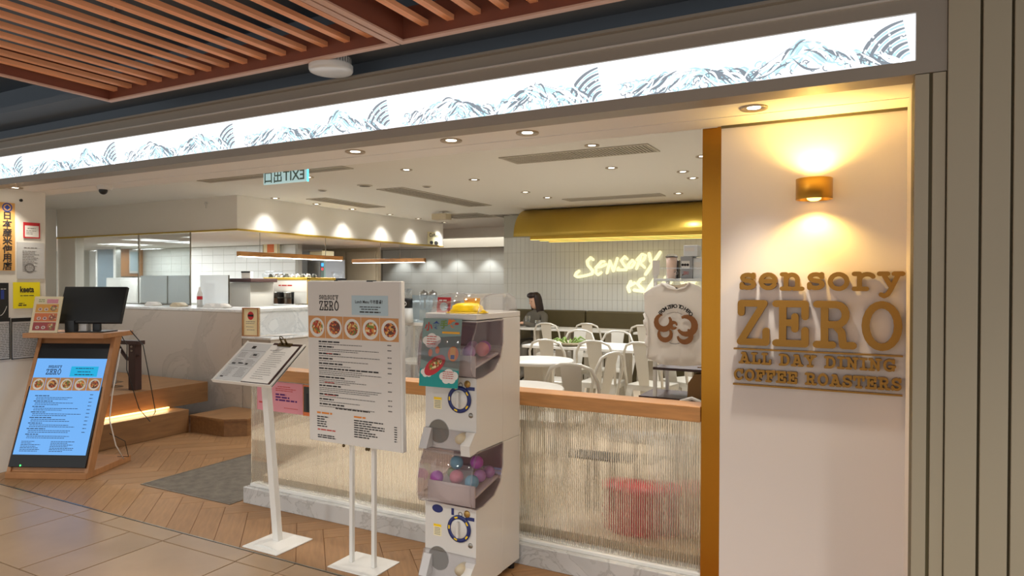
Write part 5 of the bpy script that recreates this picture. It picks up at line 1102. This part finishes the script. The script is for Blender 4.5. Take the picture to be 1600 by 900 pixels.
a = at(526, 436, 8.3); t = thing('black_grinder', 'black coffee grinder with a clear hopper behind the menu board', 'grinder', (a.x, 8.3, 1.236)); MB().prism([(-.09, 0), (.09, 0), (.10, .36), (-.11, .36)], 'y', -.08, .12).build('body', 'black', t); MB().lathe([(.07, .36), (.10, .46), (0, .47)], 0, .02, 0, 18).build('hopper', 'acrylic', t)
struct('wall_kitchen_end', MB().box(at(504, 400, 10.2).x, 10.2, 0, at(590, 400, 10.2).x, 10.3, 2.19), 'beige')
for x0_, x1_, lab in ((506, 540, 'beige flush door at the kitchen end, next to the oven'), (544, 588, 'beige flush door at the kitchen end, next to the white tiles')):
    a = at(x0_, 400, 10.19); b2 = at(x1_, 400, 10.19); t = thing('service_door', lab, 'door', ((a.x + b2.x) / 2, 10.19, 0)); hw = (b2.x - a.x) / 2
    MB().box(-hw, -.03, 0, hw, 0, 2.12, .004).build('door_leaf', 'beige', t); MB().box(-hw + .01, -.04, .95, -hw + .04, -.03, 1.15).build('handle', 'steel', t)
# linear wooden pendants
def pendant(pa, pb, label, rods):
    a, b2 = Vector(pa), Vector(pb); c = (a + b2) / 2; d = b2 - a; L_ = d.length; t = thing('linear_pendant', label, 'pendant lamp', c, atan2(d.y, d.x))
    MB().box(-L_ / 2, -.03, 0, L_ / 2, .03, .06, .003).build('timber_bar', 'oak', t); MB().box(-L_ / 2 + .02, -.022, -.008, L_ / 2 - .02, .022, 0).build('diffuser', 'lamp_glow', t)
    for x in rods: MB().tube([(x, 0, .06), (x, 0, 2.19 - c.z)], .004, 6).build('rod', 'steel', t)
    lamp('linear_pendant_lamp', 'AREA', (c.x, c.y, c.z - .02), 10, (1, .96, .88), sx=L_ * .95, sy=.05, rot=(0, 0, atan2(d.y, d.x)))
pendant(atx(372, 400, -7.05), atx(534, 407, -7.05), 'long timber linear pendant over the espresso machine', (-.6, .6)); pendant(at(551, 410, 9.0), at(664, 410, 9.0), 'timber linear pendant with a bright tube beyond the menu board', (-.15, .25))
# small sign on the bulkhead end
a = atx(668, 362, -6.87); b2 = atx(686, 383, -6.87); t = thing('coffee_sign', 'small pale sign on the far end of the kitchen bulkhead', 'sign', (-6.87, a.y, b2.z), pi / 2); wd = b2.y - a.y; h = a.z - b2.z
MB().box(0, -.01, 0, wd, -.001, h).build('plate', 'cream_paper', t); text('Coffee', .09, 'ink', t, wd / 2, h * .62, -.012, .001, 'CENTER', width=wd * .8); MB().disc(wd * .3, h * .15, wd * .15, h * .14, -.012).build('bean_print', 'ink', t); MB().disc(wd * .7, h * .15, wd * .18, h * .16, -.012).build('bean_print', 'ink', t)
t = thing('wall_hook', 'small pale hook high on the kitchen bulkhead', 'hook', at(323, 318, 5.76)); MB().tube([(.02 * cos(q), -.012, .02 * sin(q)) for q in [radians(-20 + 20 * i) for i in range(15)]], .005, 6).build('ring', 'white_plastic', t); MB().tube([(0, -.012, -.02), (0, -.012, -.06)], .005, 6).build('stem', 'white_plastic', t)
# certificate and papers on the ledge
a = Vector((-6.09, 5.16, .951)); t = thing('framed_certificate', 'wood-framed certificate with a red round seal on the ledge', 'certificate', (-5.955, 5.172, .951), radians(10)); w2, h2 = .105, .31
MB().box(-w2, 0, 0, w2, .012, h2).build('page', 'cream_paper', t); MB().box(-w2, -.012, 0, -w2 + .014, .02, h2).box(w2 - .014, -.012, 0, w2, .02, h2).box(-w2 + .014, -.012, 0, w2 - .014, .02, .012).box(-w2 + .014, -.012, h2 - .014, w2 - .014, .02, h2).build('frame', 'kioskwood', t)
MB().disc(0, h2 * .72, .04, .045, -.002).build('seal_print', 'red', t); MB().rect(-.036, h2 * .69, .072, .022, -.003).build('seal_band', 'ink', t); bars(t, [(-.06, h2 * .5, .12, .006), (-.06, h2 * .44, .11, .005), (-.06, h2 * .32, .10, .005), (-.05, h2 * .22, .1, .005)], 'ink_grey', -.002)
for i, (dx_, dy_, rz_, lab) in enumerate(((.24, .10, .3, 'white paper sheet lying by the certificate on the ledge'), (.32, .20, -.2, 'white paper sheet farther along the ledge'))):
    tag(MB().box(-.10, -.14, 0, .10, .14, .003).build('paper_sheet', 'paper', None, (a.x + dx_, a.y + dy_ + .08, .951 + i * .0035), (0, 0, rz_)), lab, 'paper')
# self-service corner behind the machine
sx_ = at(655, 500, 7.2)
t = thing('service_table', 'white self-service table behind the standing menu board', 'table', (sx_.x, 7.2, 0)); MB().box(-.33, -.3, 1.0, .45, .3, 1.04, .004).build('top', 'table_white', t)
for x in (-.29, .4):
    for y_ in (-.26, .26): MB().box(x - .02, y_ - .02, 0, x + .02, y_ + .02, 1.0).build('leg', 'white_metal', t)
MB().box(-.31, -.2, .5, .4, .25, .53).build('shelf', 'table_white', t)
a = at(675, 480, 6.95); t = thing('sneeze_screen', 'pale blue acrylic screen on the self-service table', 'screen', (a.x, 6.95, 1.04)); MB().box(-.30, 0, 0, .32, .006, .34).build('pane', 'blue_screen', t); MB().box(-.30, -.02, 0, -.26, .04, .02).box(.28, -.02, 0, .32, .04, .02).build('foot', 'acrylic', t)
for px_, lab in ((662, 'glass water jug with a steel tap, first of two'), (676, 'glass water jug with a steel tap, second of two')):
    a = at(px_, 460, 7.35); t = thing('water_jug', lab, 'jug', (a.x, 7.35, 1.04), 0, 'water jugs'); MB().lathe([(0, .14), (.05, .14), (.052, .32), (.05, .34), (.056, .34), (.058, .14)], seg=20).build('jar', 'acrylic', t); MB().lathe([(0, 0), (.055, 0), (.055, .14), (0, .14)], seg=20).build('stand', 'beige', t); MB().lathe([(.058, .34), (.05, .375), (.01, .385), (.012, .40), (0, .40)], seg=20).build('lid', 'inox', t); MB().lathe([(.05, .16), (.054, .3)], seg=20, a0=-.9, a1=-.4).build('tap_column', 'gold_coin', t)
a = at(641, 475, 6.9); t = thing('black_mug', 'black canister with a round white logo and cups on top', 'canister', (a.x, 6.85, 1.04)); MB().lathe([(0, .18), (.055, .18), (.06, .28), (.06, .30), (0, .30)], seg=20).build('body', 'black', t); MB().ring(0, .235, .016, .028, -.062).build('logo_print', 'paper', t); MB().lathe([(0, 0), (.07, 0), (.06, .18), (0, .18)], seg=20).build('lower_tin', 'fridge', t)
MB().lathe([(0, .30), (.04, .30), (.055, .42), (.05, .42), (0, .32)], seg=16).build('cup_stack', 'acrylic', t)
